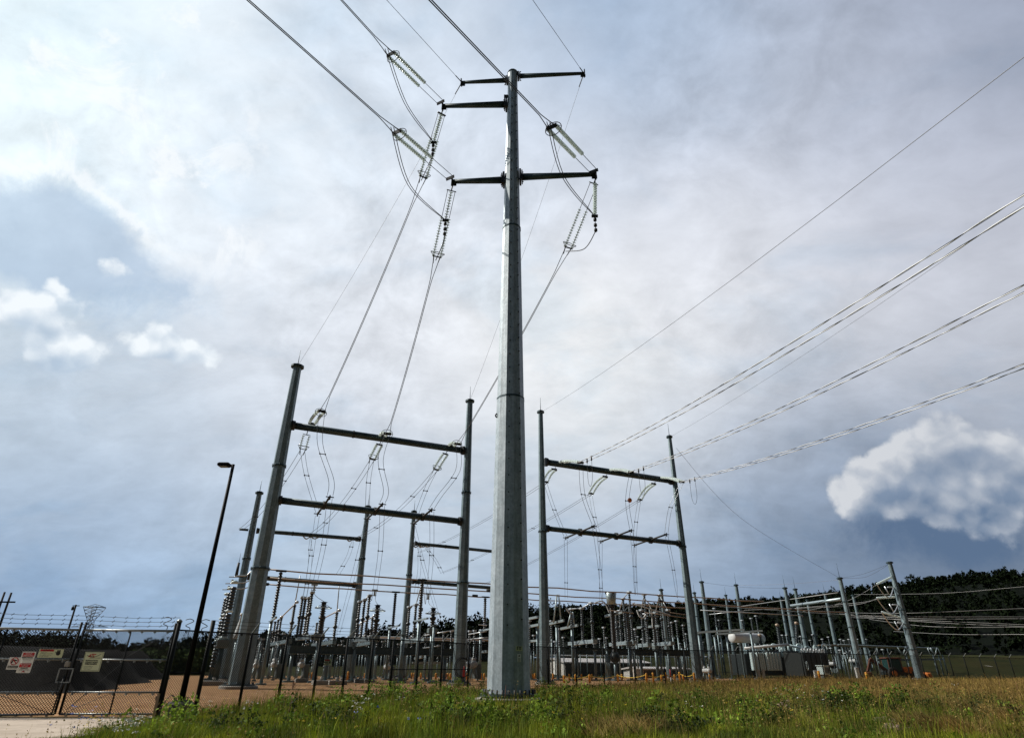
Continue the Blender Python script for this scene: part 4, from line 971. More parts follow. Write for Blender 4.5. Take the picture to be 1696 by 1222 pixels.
# pedestals with bracket heads
for i, (hx, hy, bpx, lab) in enumerate(((1038, 1013, 1042, 'behind the bucket-headed column'), (1081, 1020, 1087, 'left of the right gantry\'s right post'))):
    p = wr(hx, hy, 7.5); g = gz(p.x, p.y); t = thing('instrument_transformer', 'slim grey pedestal with a bracket head, ' + lab, 'transformer', G(p), 'pedestals with bracket heads')
    zi = wr(hx+1, hy+48, 7.5).z
    q = MB(); shed(q, V((p.x, p.y, zi)), (0, 0, 1), p.z-zi, .17, 10, .16, .7); q.build('insulator', 'porcelain', t)
    q = MB(); q.box(p, (1.3, .14, .1), (u, v, V((0, 0, 1)))); q.box(p+u*.3+V((0, 0, .3)), (.07, .1, .6), (u, v, V((0, 0, 1)))); q.box(p-u*.3+V((0, 0, .3)), (.07, .1, .6), (u, v, V((0, 0, 1)))); q.box(p+V((0, 0, .58)), (.66, .1, .07), (u, v, V((0, 0, 1)))); q.beam(p-u*.3, p+u*.3+V((0, 0, .55)), .05, .05); q.build('bracket', 'bright_steel', t)
    q = MB(); q.box(V((p.x, p.y, zi-.2)), (.5, .5, .4), (u, v, V((0, 0, 1))), .04); q.build('tank', 'grey_paint', t)
    column(t, p, g, zi-.4, .3)
    column(t, p+u*.5, g, zi-.3, .16, name='cable_riser')
# A-shaped props on arms
for i, (ap, l, r_, b0, b1, lg, lab) in enumerate((((922.5, 984), (917, 1031), (929, 1028), (906, 1034), (934, 1027), 922, 'just right of the right gantry\'s left post'), ((946, 1013), (940, 1038), (951, 1035), (929, 1041), (957, 1035), 947, 'second from the right gantry\'s left post'), ((897, 1010), (891, 1040), (899, 1038), (872, 1038), (893, 1034), 890, 'behind the right gantry\'s left post'))):
    P0 = atY(*ap, 60); L_ = atY(*l, 60); R__ = atY(*r_, 60); B0 = atY(*b0, 61); B1 = atY(*b1, 59.5)
    t = thing('switch_stand', 'white A-shaped prop on a level arm, ' + lab, 'switch', G(P0), 'A-shaped props')
    q = MB(); q.tube(L_, P0, .07, n=6); q.build('strut', 'bright_steel', t)
    q = MB(); q.tube(R__, P0+V((.15, 0, 0)), .07, n=6); q.build('strut', 'bright_steel', t)
    q = MB(); m_ = L_.lerp(P0, .55); n_ = R__.lerp(P0, .55); q.tube(m_, n_, .05, n=6); q.build('crosspiece', 'bright_steel', t)
    q = MB(); q.beam(B0, B1, .2, .2); q.build('arm', 'bright_steel', t)
    lp = atY(lg, 1033, 60.2); column(t, lp, gz(lp.x, lp.y), lp.z-.12, .26)
for i, (a, b_, Y, lab) in enumerate((((868, 1026), (892, 1021), 62, 'upper'), ((868, 1063), (891, 1060), 62, 'lower'))):
    A_ = atY(*a, Y+1.5); B_ = atY(*b_, Y); q = MB(); q.beam(A_, B_, .2, .2); single(q, 'arm_beam', 'bright_steel', 'white sloping arm between the big pole and the right gantry, ' + lab, 'beam', A_, 'white sloping arms')
# low bus row far behind: tubes with post insulators
def busrow(label_t, grp, py0, px0, px1, b, cols, zc, r=.07, tubes=3, step=.0, lab_i='', hi=1.5, every=None):
    A_ = wr(px0, py0, b); z = A_.z
    P1 = wr(px1, py0, b)
    for k_ in range(tubes):
        a_ = V((A_.x, A_.y, z))+v*(k_*2.6); c_ = V((P1.x, P1.y, z))+v*(k_*2.6)
        q = MB(); q.tube(a_, c_, r, n=6); single(q, 'bus_tube', 'copper_pipe' if k_ % 2 else 'aluminium', label_t+', %s of the %s' % (('nearest', 'middle', 'farthest', 'rearmost')[k_], ('', '', 'two', 'three', 'four')[tubes]) if tubes > 1 else label_t, 'bus tube', a_, grp)
    return z
rowcount = [0]
def ins_row(grp, lab, pxs, b, pytop, hins, arm=True, ctop='contact', r=.14, w_=.2):
    for j, px in enumerate(pxs):
        py = pytop(px) if callable(pytop) else pytop
        p = wr(px, py, b + .6*math.sin(px)); g = gz(p.x, p.y)
        t = thing('post_insulator', lab % ORD[j], 'insulator', G(p), grp)
        h = hins*(1+.12*math.sin(px*1.7)); zi = max(g+.6, p.z-h)
        post_ins(t, p, zi, p.z, r, 7, split=False, pitch=.2)
        column(t, p, g, zi, w_)
        q = MB(); q.box(p+V((0, 0, .08)), (.3, .42, .14), (u, v, V((0, 0, 1)))); q.build('contact', 'aluminium', t)
busrow('pale low tube seen through the yard left of the big pole', 'low tubes left of the big pole', 1053, 600, 830, 30, [], 0)
ins_row('low insulators left of the big pole', 'low post insulator on a column, %s from left, between fence and third gantry post', [625, 640, 683, 706, 735, 748, 757], 27, lambda x: 1062-(x-625)*.13, 1.2)
busrow('pale low tube near the ground beyond the right gantry', 'low tubes under the right gantry', 1084, 900, 1180, 44, [], 0, .08, 2)
ins_row('low insulators left of the second rear post', 'short insulator column behind the fence, %s from left, below the left gantry', [430, 436, 447, 470, 479, 532, 548, 567, 578], 22, lambda x: 1056+6*math.sin(x), 1.0, r=.12, w_=.14)
ins_row('insulators by the front gantry post', 'white insulator on a low arm, %s from left, beside the big pole', [778, 786, 797, 812], 24, lambda x: 1046-(x-778)*.1, 1.5)
ins_row('insulators beyond the right gantry', 'slender insulator beyond the right gantry, %s from left', [877, 900, 913, 926, 1000, 1022, 1052, 1112, 1120, 1131], 24, lambda x: 1036+7*math.sin(x*.7), 1.7)
ins_row('insulators right of the right gantry', 'slender insulator right of the right gantry, %s from left', [1172, 1183, 1190, 1229, 1244, 1252], 30, lambda x: 1018+10*math.sin(x*1.3), 2.2)
ins_row('insulators behind the transformers', 'short insulator behind the grey transformers, %s from left', [1296, 1303, 1314, 1326, 1334, 1346, 1352, 1362, 1372, 1380, 1392, 1398, 1406, 1420, 1434], 38, lambda x: 1056+5*math.sin(x*.9), 1.3)
ins_row('insulators in front of the rightmost pole', 'short insulator between transformers and rightmost pole, %s from left', [1376, 1384, 1391, 1400, 1408, 1416, 1441, 1450, 1462], 28, lambda x: 1078+7*math.sin(x*1.1), 1.2, r=.12, w_=.15)
ins_row('low insulators by the grey cabinet', 'low insulator left of the grey transformers, %s from left', [1170, 1180, 1189, 1197, 1209, 1216, 1226, 1233], 34, lambda x: 1090+3*math.sin(x*1.1), .9, r=.1, w_=.12)
ins_row('insulators in the middle yard', 'dark thin insulator in the middle yard, %s from left', [884, 894, 907, 919, 933, 951, 960, 971, 984, 993, 1004, 1018, 1029, 1037, 1047, 1056, 1064, 1075, 1083, 1096, 1103, 1116, 1126, 1136], 34, lambda x: 1058+9*math.sin(x*2.3), 1.5, r=.11, w_=.13)
ins_row('insulators in the left yard', 'dark thin insulator in the left yard, %s from left', [438, 450, 466, 474, 484, 496, 509, 520, 540, 552, 562, 572, 590, 598, 608, 618, 634, 646, 660, 672, 694, 712, 726, 742, 754], 32, lambda x: 1072+9*math.sin(x*1.9), 1.3, r=.11, w_=.12)
ins_row('insulators in the far right yard', 'dark thin insulator in the far right yard, %s from left', [1164, 1176, 1186, 1194, 1206, 1214, 1224, 1238, 1249, 1260, 1272, 1284, 1290, 1308, 1322, 1330, 1342, 1356, 1368, 1386, 1404, 1425, 1436, 1446], 44, lambda x: 1062+8*math.sin(x*2.1), 1.6, r=.12, w_=.14)
# sloped arms with blades (behind front gantry right post)
for i, (a, b_, Y, mt, lab) in enumerate((((702, 1052), (752, 1043), 66, 'aluminium', 'upper bar'), ((700, 1073), (729, 1069), 66, 'aluminium', 'middle bar'), ((688, 1090), (700, 1087), 64, 'bright_steel', 'short pale platform'), ((731, 1084), (748, 1081), 64, 'bright_steel', 'pale platform by the gantry post'), ((683, 1097), (729, 1097), 70, 'bright_steel', 'low level bar'), ((776, 1050), (806, 1045), 60, 'aluminium', 'bar right of the gantry post'), ((779, 1058), (808, 1055), 60, 'aluminium', 'lower bar right of the gantry post'), ((800, 1079), (808, 1078), 58, 'bright_steel', 'platform touching the big pole'),
      ((793, 1034), (806, 1035), 52, 'aluminium', 'topmost short bar by the big pole'), ((1155, 1047), (1233, 1042), 76, 'bright_steel', 'long level beam over the tank'), ((1185, 1050), (1263, 1044), 80, 'bright_steel', 'second level beam over the tank'), ((1003, 1020), (1032, 1013), 60, 'bright_steel', 'greenish arm behind the bucket head'), ((1056, 1039), (1092, 1036), 66, 'bright_steel', 'short arm behind the curved lead'),
      ((1050, 1000), (1110, 1018), 60, 'aluminium', 'slanting bar crossing the switches'), ((1008, 1010), (1050, 1015), 56, 'copper_pipe', 'thin bar by the bucket head'), ((1068, 1014), (1138, 1023), 62, 'copper_pipe', 'thin bar reaching the gantry post'), ((1110, 1014), (1140, 1018), 66, 'copper_pipe', 'short thin bar at the gantry post'), ((1047, 999), (1140, 1008), 60, 'copper_pipe', 'long copper bar meeting the right gantry'), ((1160, 1010), (1330, 1019), 74, 'aluminium', 'long pale bar through the masts'), ((1175, 1017), (1232, 1011), 84, 'aluminium', 'slim pale bar between masts'))):
    A_ = atY(*a, Y+(2 if b_[1] < a[1] else -1)); B_ = atY(*b_, Y); q = MB(); 
    thick = .28 if mt == 'bright_steel' else .055
    if mt == 'bright_steel': q.beam(A_, B_, thick, .2)
    else: q.tube(A_, B_, .045 if mt != 'copper_pipe' else .035, n=6)
    t = single(q, 'switch_bar', mt, 'horizontal bar in the yard: ' + lab, 'beam', A_, 'bars and arms of the yard equipment')
for i, (px0, py0, px1, Y) in enumerate(((1203, 1051, 1216, 77), (1183, 1052, 1195, 79), (1157, 1049, 1163, 76), (1243, 1047, 1259, 80))):
    p = atY(px0, py0, Y); t = thing('steel_post', 'grey post under the level beams over the white drum, %s from left' % ORD[[2, 1, 0, 3][i]], 'post', G(p), 'posts under the level beams'); column(t, p, gz(p.x, p.y), p.z, .26)
# live-tank / dead-tank breakers
def breaker(label, px, py, Y, sc=1.0, white=True):
    p = atY(px, py, Y); g = gz(p.x, p.y); t = thing('circuit_breaker', label, 'circuit breaker', G(p), 'circuit breakers'); Z = V((0, 0, 1))
    c = V((p.x, p.y, p.z)); q = MB(); q.lathe(c-v*1.1*sc, v, [(0, .1*sc), (.04, .38*sc), (.4*sc, .42*sc), (1.8*sc, .42*sc), (2.16*sc, .38*sc), (2.2*sc, .1*sc)], 16); q.build('tank', 'white_paint' if white else 'grey_paint', t)
    for s_ in (-1, 1):
        a = c+v*(.6*s_*sc)+Z*.3*sc; d = (Z+v*(.35*s_)).normalized(); q = MB(); q.tube(a, a+d*.45*sc, .26*sc, n=10); q.build('turret', 'white_paint', t)
        q = MB(); shed(q, a+d*.45*sc, d, 1.9*sc, .21*sc, 9, .14, .6); q.build('bushing', 'porcelain', t)
        q = MB(); q.tube(a+d*2.35*sc, a+d*2.65*sc, .05, n=6); q.build('terminal', 'aluminium', t)
    for sx in (-1, 1):
        for sy in (-1, 1):
            q = MB(); q.tube(c+u*(.25*sx*sc)+v*(.7*sy*sc)-Z*.2, V((c.x, c.y, g))+u*(.5*sx*sc)+v*(.9*sy*sc), .05, n=6); q.build('leg', 'bright_steel', t)
    q = MB(); q.box(c+u*.7*sc-Z*.5, (.5, .8, 1.1), (u, v, Z), .03); q.build('control_box', 'grey_paint', t)
for a in (('white-tanked breaker behind the fence, farthest left', 424, 1101, 58, .6), ('white-tanked breaker behind the fence, second from left', 454, 1100, 58, .6), ('white-tanked breaker behind the fence, third from left', 499, 1100, 58, .6), ('pale breaker left of the third rear post', 641, 1104, 66, .6), ('white-tanked breaker on V legs between gantry post and big pole', 781, 1100, 56, .7), ('white-tanked breaker right of the right gantry', 1171, 1110, 74, .55), ('breaker with white caps far right before the truss', 1378, 1099, 88, .6), ('breaker with white caps, second before the truss', 1414, 1094, 92, .6)): breaker(*a)
# thin service posts
for i, (px, pt, Y, w_) in enumerate(((432, 1060, 52, .1), (462, 1062, 54, .1), (541, 1085, 60, .12), (549, 1075, 62, .12), (556, 1090, 62, .12), (588, 1072, 52, .22), (601, 1082, 58, .12), (626, 1075, 60, .14), (639, 1070, 70, .14), (668, 1050, 50, .3), (676, 1075, 58, .14), (706, 1075, 58, .16), (719, 1035, 50, .18), (880, 1077, 62, .14), (985, 1076, 60, .24), (1005, 1075, 62, .2), (1093, 1078, 62, .22), (1106, 1080, 64, .16), (1129, 1070, 70, .24), (1244, 1075, 90, .5), (1330, 1078, 92, .14), (1345, 1078, 92, .14), (1423, 1078, 84, .12), (1450, 1082, 84, .12), (1383, 1085, 80, .16), (1399, 1082, 80, .18), (1409, 1085, 80, .12))):
    p = atY(px, pt, Y); t = thing('steel_post', 'plain thin grey post in the yard, %s from the left' % ORD[i], 'post', G(p), 'thin plain posts in the yard'); column(t, p, gz(p.x, p.y), p.z, w_)
# ------------------------------------------------------------------ transformers
Z = V((0, 0, 1))
tx = V((u.x, u.y, 0)); Yt = 86
def transformer():
    c = atY(1300, 1120, Yt); g = gz(c.x, c.y); t = thing('power_transformer', 'large dark grey transformer with pale radiator banks and a white drum above', 'transformer', G(c))
    L0 = atY(1238, 1100, Yt); L1 = atY(1368, 1100, Yt+4)
    d = (L1-L0); d.z = 0; Ln = d.length; d.normalize(); n_ = V((-d.y, d.x, 0)); ztp = atY(1300, 1083, Yt).z
    ctr = (L0+L1)/2; ctr.z = g+(ztp-g)/2+.2
    q = MB(); q.box(ctr+n_*1.8, (Ln, 3.0, ztp-g-.3), (d, n_, Z), .06); 
    q.build('tank', 'dark_paint', t)
    zt_, zb_ = atY(1280, 1080, Yt).z, atY(1280, 1110, Yt).z
    for bi, (pa, pb, nf) in enumerate(((1244, 1250, 2), (1253, 1266, 4), (1269, 1293, 5), (1300, 1325, 5))):
        A_ = atY(pa, 1095, Yt-1.1); B_ = atY(pb, 1095, Yt-.8)
        rad = None
        for k_ in range(nf):
            c0 = A_.lerp(B_, (k_+.5)/nf); w_ = (B_-A_).length/nf*.64
            q = MB(); rs = []
            h = (zt_-zb_)
            q.box(V((c0.x, c0.y, (zt_+zb_)/2)), (w_, .5, h), (d, n_, Z), .07)
            rad = q.build('radiator_fin', 'radiator_paint', t)
        q = MB(); q.tube(V((A_.x, A_.y, zt_+.08)), V((B_.x, B_.y, zt_+.08)), .1, n=8); q.build('header_pipe', 'dark_paint', t)
    a0 = atY(1212, 1055, Yt); a1 = atY(1262, 1057, Yt+3); ax_ = (a1-a0); ax_.z = 0; L = ax_.length; ax_.normalize()
    q = MB(); rr = .62; q.lathe(a0, ax_, [(0, .05), (0.01, rr*.97), (.06, rr), (L-.06, rr), (L, rr*.95), (L+.02, .05)], 28); q.build('conservator', 'white_paint', t)
    for s_ in (.25, .8):
        p = a0+ax_*(L*s_); q = MB(); q.beam(V((p.x, p.y, g)), V((p.x, p.y, a0.z-rr*.9)), .2, .2); q.build('conservator_leg', 'grey_paint', t)
    p0 = atY(1233, 1073, Yt-.6); p1 = atY(1306, 1067, Yt-1); q = MB(); q.tube(p0, p1, .17, n=10); q.build('top_pipe', 'white_paint', t)
    p2 = atY(1306, 1068, Yt-1); p3 = atY(1330, 1074, Yt); q = MB(); q.tube(p2, p3, .14, n=10); q.build('top_pipe', 'radiator_paint', t)
    for (tx_, ty_, bx_, by_) in ((1287, 1033, 1293, 1070), (1319, 1030, 1320, 1068), (1258, 1050, 1262, 1075)):
        T_ = atY(tx_, ty_, Yt+2); Bm = atY(bx_, by_, Yt+2); dd = (T_-Bm); q = MB(); shed(q, Bm, dd, dd.length-.3, .26, 10, .2, .6); bu = q.build('bushing', 'porcelain', t)
        q = MB(); q.lathe(Bm+dd.normalized()*(dd.length-.3), dd, [(0, .14), (.05, .26), (.3, .26), (.36, .1)], 10); q.build('bushing_cap', 'copper_pipe', bu)
        q = MB(); q.tube(V((Bm.x, Bm.y, ztp-.3)), Bm, .4, .3, 12); q.build('turret', 'radiator_paint', t)
    for k_ in range(9):
        p = atY(1250+k_*14, 1079-(k_ % 3)*2, Yt+.2*k_); q = MB(); q.poly(smooth_pts([p, p+V((.1, 0, .55)), p+V((.7, .3, .6)), p+V((.9, .4, 0))], 4), .09, 6); q.build('pipe_bend', 'radiator_paint', t)
    for (px_, dz) in ((1255, 0), (1259, 0), (1265, 0)):
        p = atY(px_, 1118, Yt-1); q = MB(); q.box(V((p.x, p.y, p.z)), (.3, .3, 1.4)); q.build('bracket', 'white_paint', t)
transformer()
c0 = atY(1335, 1104, 82); c1 = atY(1376, 1104, 86); g = gz(c0.x, c0.y)
t = thing('dark_transformer', 'darker plain transformer tank with pale pipework, right of the radiator banks', 'transformer', G(c0))
zt_ = atY(1350, 1080, 83).z; mid = (c0+c1)/2; d = (c1-c0); d.z = 0; Ln = d.length; d.normalize(); n_ = V((-d.y, d.x, 0))
q = MB(); q.box(V((mid.x, mid.y, (zt_+g)/2+.15))+n_*1.4, (Ln, 2.6, zt_-g-.3), (d, n_, Z), .06)
for k_ in range(5): q.box(V((mid.x, mid.y, (zt_+g)/2))+d*(Ln*(-.4+.2*k_))+n_*.06, (.12, .1, zt_-g-.5), (d, n_, Z))
q.build('tank', 'dark_paint', t)
for k_ in range(8):
    p = V((c0.x, c0.y, zt_-.05))+d*(Ln*(.06+.12*k_))+n_*.4; q = MB(); q.poly(smooth_pts([p, p+V((.05, 0, .4+.1*(k_ % 2))), p+d*.45+V((0, 0, .5)), p+d*.6+V((0, 0, .05))], 4), .07, 6); q.build('pipe_bend', 'aluminium', t)
q = MB(); p = V((c0.x, c0.y, zt_-1.5))-n_*.15; q.ring(p+d*.1, n_, .5, .05, 14, 5, .4); q.build('conduit', 'bright_steel', t)
c = atY(1364, 1112, 80); t = thing('cabinet', 'light grey control cabinet right of the transformers, beside a yellow bollard', 'cabinet', G(c)); g = gz(c.x, c.y)
ht = atY(1364, 1102, 80).z; q = MB(); q.box(V((c.x, c.y, (ht+g+.5)/2)), (1.25, .9, ht-g-.5), (d, n_, Z), .04); q.box(V((c.x, c.y, ht+.03)), (1.4, 1.05, .08), (d, n_, Z)); cb = q.build('body', 'radiator_paint', t)
q = MB(); q.box(V((c.x, c.y, (ht+g+.5)/2))-n_*.46, (1.0, .03, ht-g-.8), (d, n_, Z)); q.build('door', 'grey_paint', t)
q = MB(); q.box(V((c.x, c.y, (ht+g+.5)/2))-n_*.49+d*.36, (.06, .05, .3), (d, n_, Z)); q.build('handle', 'hardware', t)
for s_ in (-.45, .45): q = MB(); q.box(V((c.x, c.y, g+.25))+d*s_, (.12, .6, .5), (d, n_, Z)); q.build('leg', 'grey_paint', t)
for i, (px, Y, hh, mt, lab) in enumerate(((1351, 79, .8, 'white_paint', 'left of the grey cabinet'), (1421, 76, 1.5, 'white_paint', 'left of the far yellow bollard'))):
    c = atY(px, 1116 if i == 0 else 1117, Y); t = thing('meter_box', 'small white box on a stake ' + lab, 'box', G(c), 'small white boxes'); q = MB(); q.box(c, (.4, .25, hh), bev=.03); q.build('box', mt, t)
    q = MB(); q.box(c+V((0, -.135, 0)), (.3, .02, hh*.8)); q.build('door', 'radiator_paint', t); q = MB(); q.tube(V((c.x, c.y+.1, gz(c.x, c.y))), V((c.x, c.y+.1, c.z)), .04, n=6); q.build('stake', 'hardware', t)
# ------------------------------------------------------------------ truss bus structure
ta = atY(1388, 1067, 92); tb = atY(1553, 1073, 100)
t = thing('truss_structure', 'long pale steel truss bus structure at the far right behind the poles', 'steel structure', G(ta))
for k_ in range(4):
    o_ = v*(1.1*k_); q = MB(); q.tube(ta+o_, tb+o_, .09, n=6); q.build('top_tube', 'copper_pipe' if k_ % 2 else 'bright_steel', t)
la = atY(1440, 1093, 92); lb = atY(1564, 1091, 98); q = MB(); q.beam(la, lb, .3, .25); q.build('lower_beam', 'bright_steel', t)
for (a, b_) in (((1486, 1070), (1494, 1084)), ((1496, 1084), (1500, 1070)), ((1500, 1070), (1507, 1085)), ((1536, 1072), (1541, 1084)), ((1541, 1072), (1550, 1086)), ((1552, 1072), (1548, 1086)), ((1553, 1073), (1560, 1087)), ((1452, 1072), (1455, 1083)), ((1469, 1073), (1472, 1083)), ((1538, 1072), (1552, 1087))):
    q = MB(); q.tube(atY(*a, 97), atY(*b_, 97), .06, n=6); q.build('brace', 'bright_steel', t)
for px in (1399, 1440, 1455, 1475, 1505, 1515, 1549, 1558, 1565):
    p = atY(px-4, 1084, 97); q = MB(); q.tube(V((p.x, p.y, gz(p.x, p.y))), V((p.x, p.y, p.z)), .1, n=6); q.build('leg', 'yard_steel', t)
# ------------------------------------------------------------------ backhoe
def backhoe():
    c = atY(1482, 1120, 86); g = gz(c.x, c.y)+.02; t = thing('backhoe', 'orange backhoe with a dark glass cab parked under the truss', 'tractor', V((c.x, c.y, g)))
    P = lambda x, z, y=0: V((c.x+x, c.y+y, g+z*.92))
    q = MB(); q.box(P(0, 1.75), (1.7, 1.5, 1.5), bev=.12); q.build('cab', 'green_glass', t)
    q = MB(); q.box(P(0, 2.62), (2.0, 1.7, .18), bev=.06); q.build('cab_roof', 'rust', t)
    for sx in (-.82, .82):
        for sy in (-.72, .72): q = MB(); q.beam(P(sx, .9, sy), P(sx*.95, 2.55, sy), .1, .1); q.build('cab_post', 'rust', t)
    q = MB(); q.box(P(.3, .75), (3.4, 1.1, .55), bev=.08); q.build('chassis', 'dark_paint', t)
    q = MB(); q.box(P(1.9, 1.15), (1.9, 1.1, .75), bev=.15); q.build('hood', 'orange_paint', t)
    for (x, r) in ((-.5, .72), (2.3, .5)):
        for sy in (-.85, .85):
            q = MB(); q.lathe(P(x, r, sy-.2), (0, 1, 0), [(0, r*.6), (.02, r*.92), (.1, r), (.3, r), (.38, r*.92), (.4, r*.6)], 20); w_ = q.build('wheel', 'tyre', t)
            q = MB(); q.lathe(P(x, r, sy-.21), (0, 1, 0), [(0, .05), (.0, r*.5), (.42, r*.5), (.42, .05)], 14); q.build('rim', 'orange_paint', w_)
    q = MB(); q.beam(P(-.8, 1.0), P(-2.6, 2.5), .3, .35); q.build('boom', 'rust', t)
    q = MB(); q.beam(P(-2.6, 2.5), P(-3.3, .9), .25, .28); q.build('dipper', 'rust', t)
    q = MB(); q.box(P(-3.3, .55), (.7, .8, .6), bev=.1); q.build('rear_bucket', 'rust', t)
    q = MB(); q.beam(P(1.0, 1.0, -.7), P(3.6, .5, -.7), .14, .2); q.build('loader_arm', 'orange_paint', t)
    q = MB(); q.beam(P(1.0, 1.0, .7), P(3.6, .5, .7), .14, .2); q.build('loader_arm', 'orange_paint', t)
    q = MB(); q.box(P(3.9, .45), (.7, 2.0, .75), bev=.15); q.build('front_bucket', 'orange_paint', t)
backhoe()
# ------------------------------------------------------------------ buildings
def shed_b(label, name, pxa, pyt, pxb, Yf, depth, mt_f, mt_e, peak, cat='building', door=True):
    A_ = atY(pxa, pyt, Yf); g = gz(A_.x, A_.y); t = thing(name, label, cat, V((A_.x, A_.y, g)))
    W_ = None
    # front runs along u from A_ until column pxb
    n = V((-u.y, u.x, 0)); B_ = onP(pxb, pyt, A_, u); L = (B_-A_).dot(u); z = A_.z
    a = V((A_.x, A_.y, g)); e = [a, a+u*L, a+u*L+v*depth, a+v*depth]
    q = MB(); q.v = [p.copy() for p in e]+[V((p.x, p.y, z)) for p in e]+[a+v*depth/2+V((0, 0, z-g+peak)), a+u*L+v*depth/2+V((0, 0, z-g+peak))]
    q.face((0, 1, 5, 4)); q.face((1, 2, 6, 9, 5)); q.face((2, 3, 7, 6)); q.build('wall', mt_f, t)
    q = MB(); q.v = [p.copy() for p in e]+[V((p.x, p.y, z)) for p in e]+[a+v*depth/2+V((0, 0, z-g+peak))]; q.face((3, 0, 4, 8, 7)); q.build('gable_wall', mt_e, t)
    q = MB(); k = [a-u*.25-v*.25, a+u*(L+.25)-v*.25, a+u*(L+.25)+v*(depth+.25), a-u*.25+v*(depth+.25)]; zz = z-g-.05
    for k_ in range(2):
        p0, p1 = (k[0], k[1]) if k_ == 0 else (k[3], k[2]); r0 = a-u*.25+v*depth/2; r1_ = a+u*(L+.25)+v*depth/2
        for dz in (0, .14):
            pass
        b = len(q.v); q.v += [p0+Z*zz, p1+Z*zz, r1_+Z*(z-g+peak+.05), r0+Z*(z-g+peak+.05), p0+Z*(zz+.16), p1+Z*(zz+.16), r1_+Z*(z-g+peak+.21), r0+Z*(z-g+peak+.21)]
        for f in ((0, 1, 2, 3), (4, 5, 6, 7), (0, 1, 5, 4), (1, 2, 6, 5), (3, 0, 4, 7)): q.face(tuple(b+i for i in f))
    q.build('roof', 'roof_metal', t)
    for k_ in range(int(L/1.2)):
        pass
    if door:
        p = a+v*(depth*.42)-u*.03+Z*1.0; q = MB(); q.box(p, (.06, .9, 1.9), (u, v, Z)); dd = q.build('door', 'sign_white', t); q = MB(); q.box(p-u*.05+v*.3, (.06, .06, .12), (u, v, Z)); q.build('handle', 'hardware', dd)
        q = MB(); p = a+u*(L*.82)-v*.03+Z*1.3; q.box(p, (1.1, .06, .8), (u, v, Z)); w_ = q.build('window', 'sign_white', t); q = MB(); q.box(p-v*.04, (.8, .04, .55), (u, v, Z)); q.build('pane', 'green_glass', w_)
    return t
shed_b('long low beige control building with a pale roof behind the bollards', 'control_building', 935.5, 1097, 1076, 92, 6.5, 'siding_shaded', 'siding_end', .45)
shed_b('low brown-grey flat building to the right of the beige control building', 'low_building', 1063, 1108, 1141, 84, 4, 'siding_shaded', 'siding_end', .12, door=False)
c = atY(1057, 1114, 78); t = thing('cabinet', 'bright cream cabinet standing before the low buildings', 'cabinet', G(c)); g = gz(c.x, c.y); ht = atY(1057, 1107, 78).z
q = MB(); q.box(V((c.x, c.y, (ht+g)/2)), (1.0, .8, ht-g), (u, v, Z), .03); q.build('body', 'siding_end', t); q = MB(); q.box(V((c.x, c.y, (ht+g)/2))-v*.41, (.8, .04, ht-g-.3), (u, v, Z)); q.build('door', 'white_paint', t)
shed_b('dark blue-grey shed at the right edge behind the fence', 'grey_shed', 1641, 1104, 1730, 108, 6, 'grey_paint', 'grey_paint', .2, door=False)
# ------------------------------------------------------------------ bollards and chain
bol = [(673, 1117, 60), (682, 1118, 66), (686, 1118, 64), (690, 1117, 62), (697, 1118, 64), (704, 1117, 60), (713, 1118, 64), (722, 1117, 60), (731, 1118, 62), (738, 1117, 60), (742, 1117, 60), (746, 1117, 58),
       (577, 1111, 56), (583, 1111, 57), (605, 1114, 55), (511, 1113, 62), (517, 1113, 62), (524, 1113, 62), (773, 1118, 62), (790, 1118, 62), (797, 1117, 60), (802, 1118, 62),
       (883, 1118, 62), (886, 1120, 66), (916, 1118, 62), (934, 1117, 52), (943, 1121, 60), (953, 1117, 56), (963, 1121, 60), (976, 1116, 52), (980, 1121, 60), (1023, 1116, 56), (1030, 1121, 60), (1070, 1114, 50), (1081, 1113, 52), (1095, 1117, 56), (1102, 1113, 50), (1117, 1118, 58), (1125, 1112, 54), (1131, 1117, 58), (1149, 1113, 52), (1175, 1118, 60)]
bol.sort(); proto = None; bpos = []
for i, (px, py, Y) in enumerate(bol):
    p = atY(px, py, Y); g = gz(p.x, p.y); hh = max(.55, p.z-g)
    if proto is None:
        proto = thing('bollard', '', 'bollard', V((p.x, p.y, g)), 'yellow bollards in the yard'); q = MB(); q.lathe(V((p.x, p.y, g-.05)), (0, 0, 1), [(0, .085), (.82, .085), (.88, .06), (.9, .01)], 12); pc = q.build('post', 'yellow_paint', proto)
        q = MB(); q.tube(V((p.x, p.y, g+.74)), V((p.x, p.y, g+.78)), .092, n=12); pr = q.build('band', 'yellow_chain', proto); o = proto
    else:
        o = proto.copy(); C.objects.link(o); o.location = V((p.x, p.y, g))
        for ch in (pc, pr): c_ = ch.copy(); C.objects.link(c_); c_.parent = o
    o.scale = (1, 1, hh/.85)
    o['label'] = 'yellow-orange bollard in the yard, %s counting from the left' % (ORD[i] if i < len(ORD) else 'last but %s' % ('two', 'one', 'none')[min(2, i-len(ORD))])
    bpos.append((px, V((p.x, p.y, g+hh*.85))))
for j, (a, b_) in enumerate(((934, 976), (976, 1023), (1023, 1070), (1070, 1102), (1102, 1125), (1125, 1149))):
    A_ = [p for x, p in bpos if x == a][0]; B_ = [p for x, p in bpos if x == b_][0]
    q = MB(); q.poly(catenary(A_, B_, .18, 12), .025, 5); single(q, 'barrier_chain', 'yellow_chain', 'yellow chain slung between bollards, %s span from left' % ORD[j], 'chain', A_, 'yellow chains between bollards')
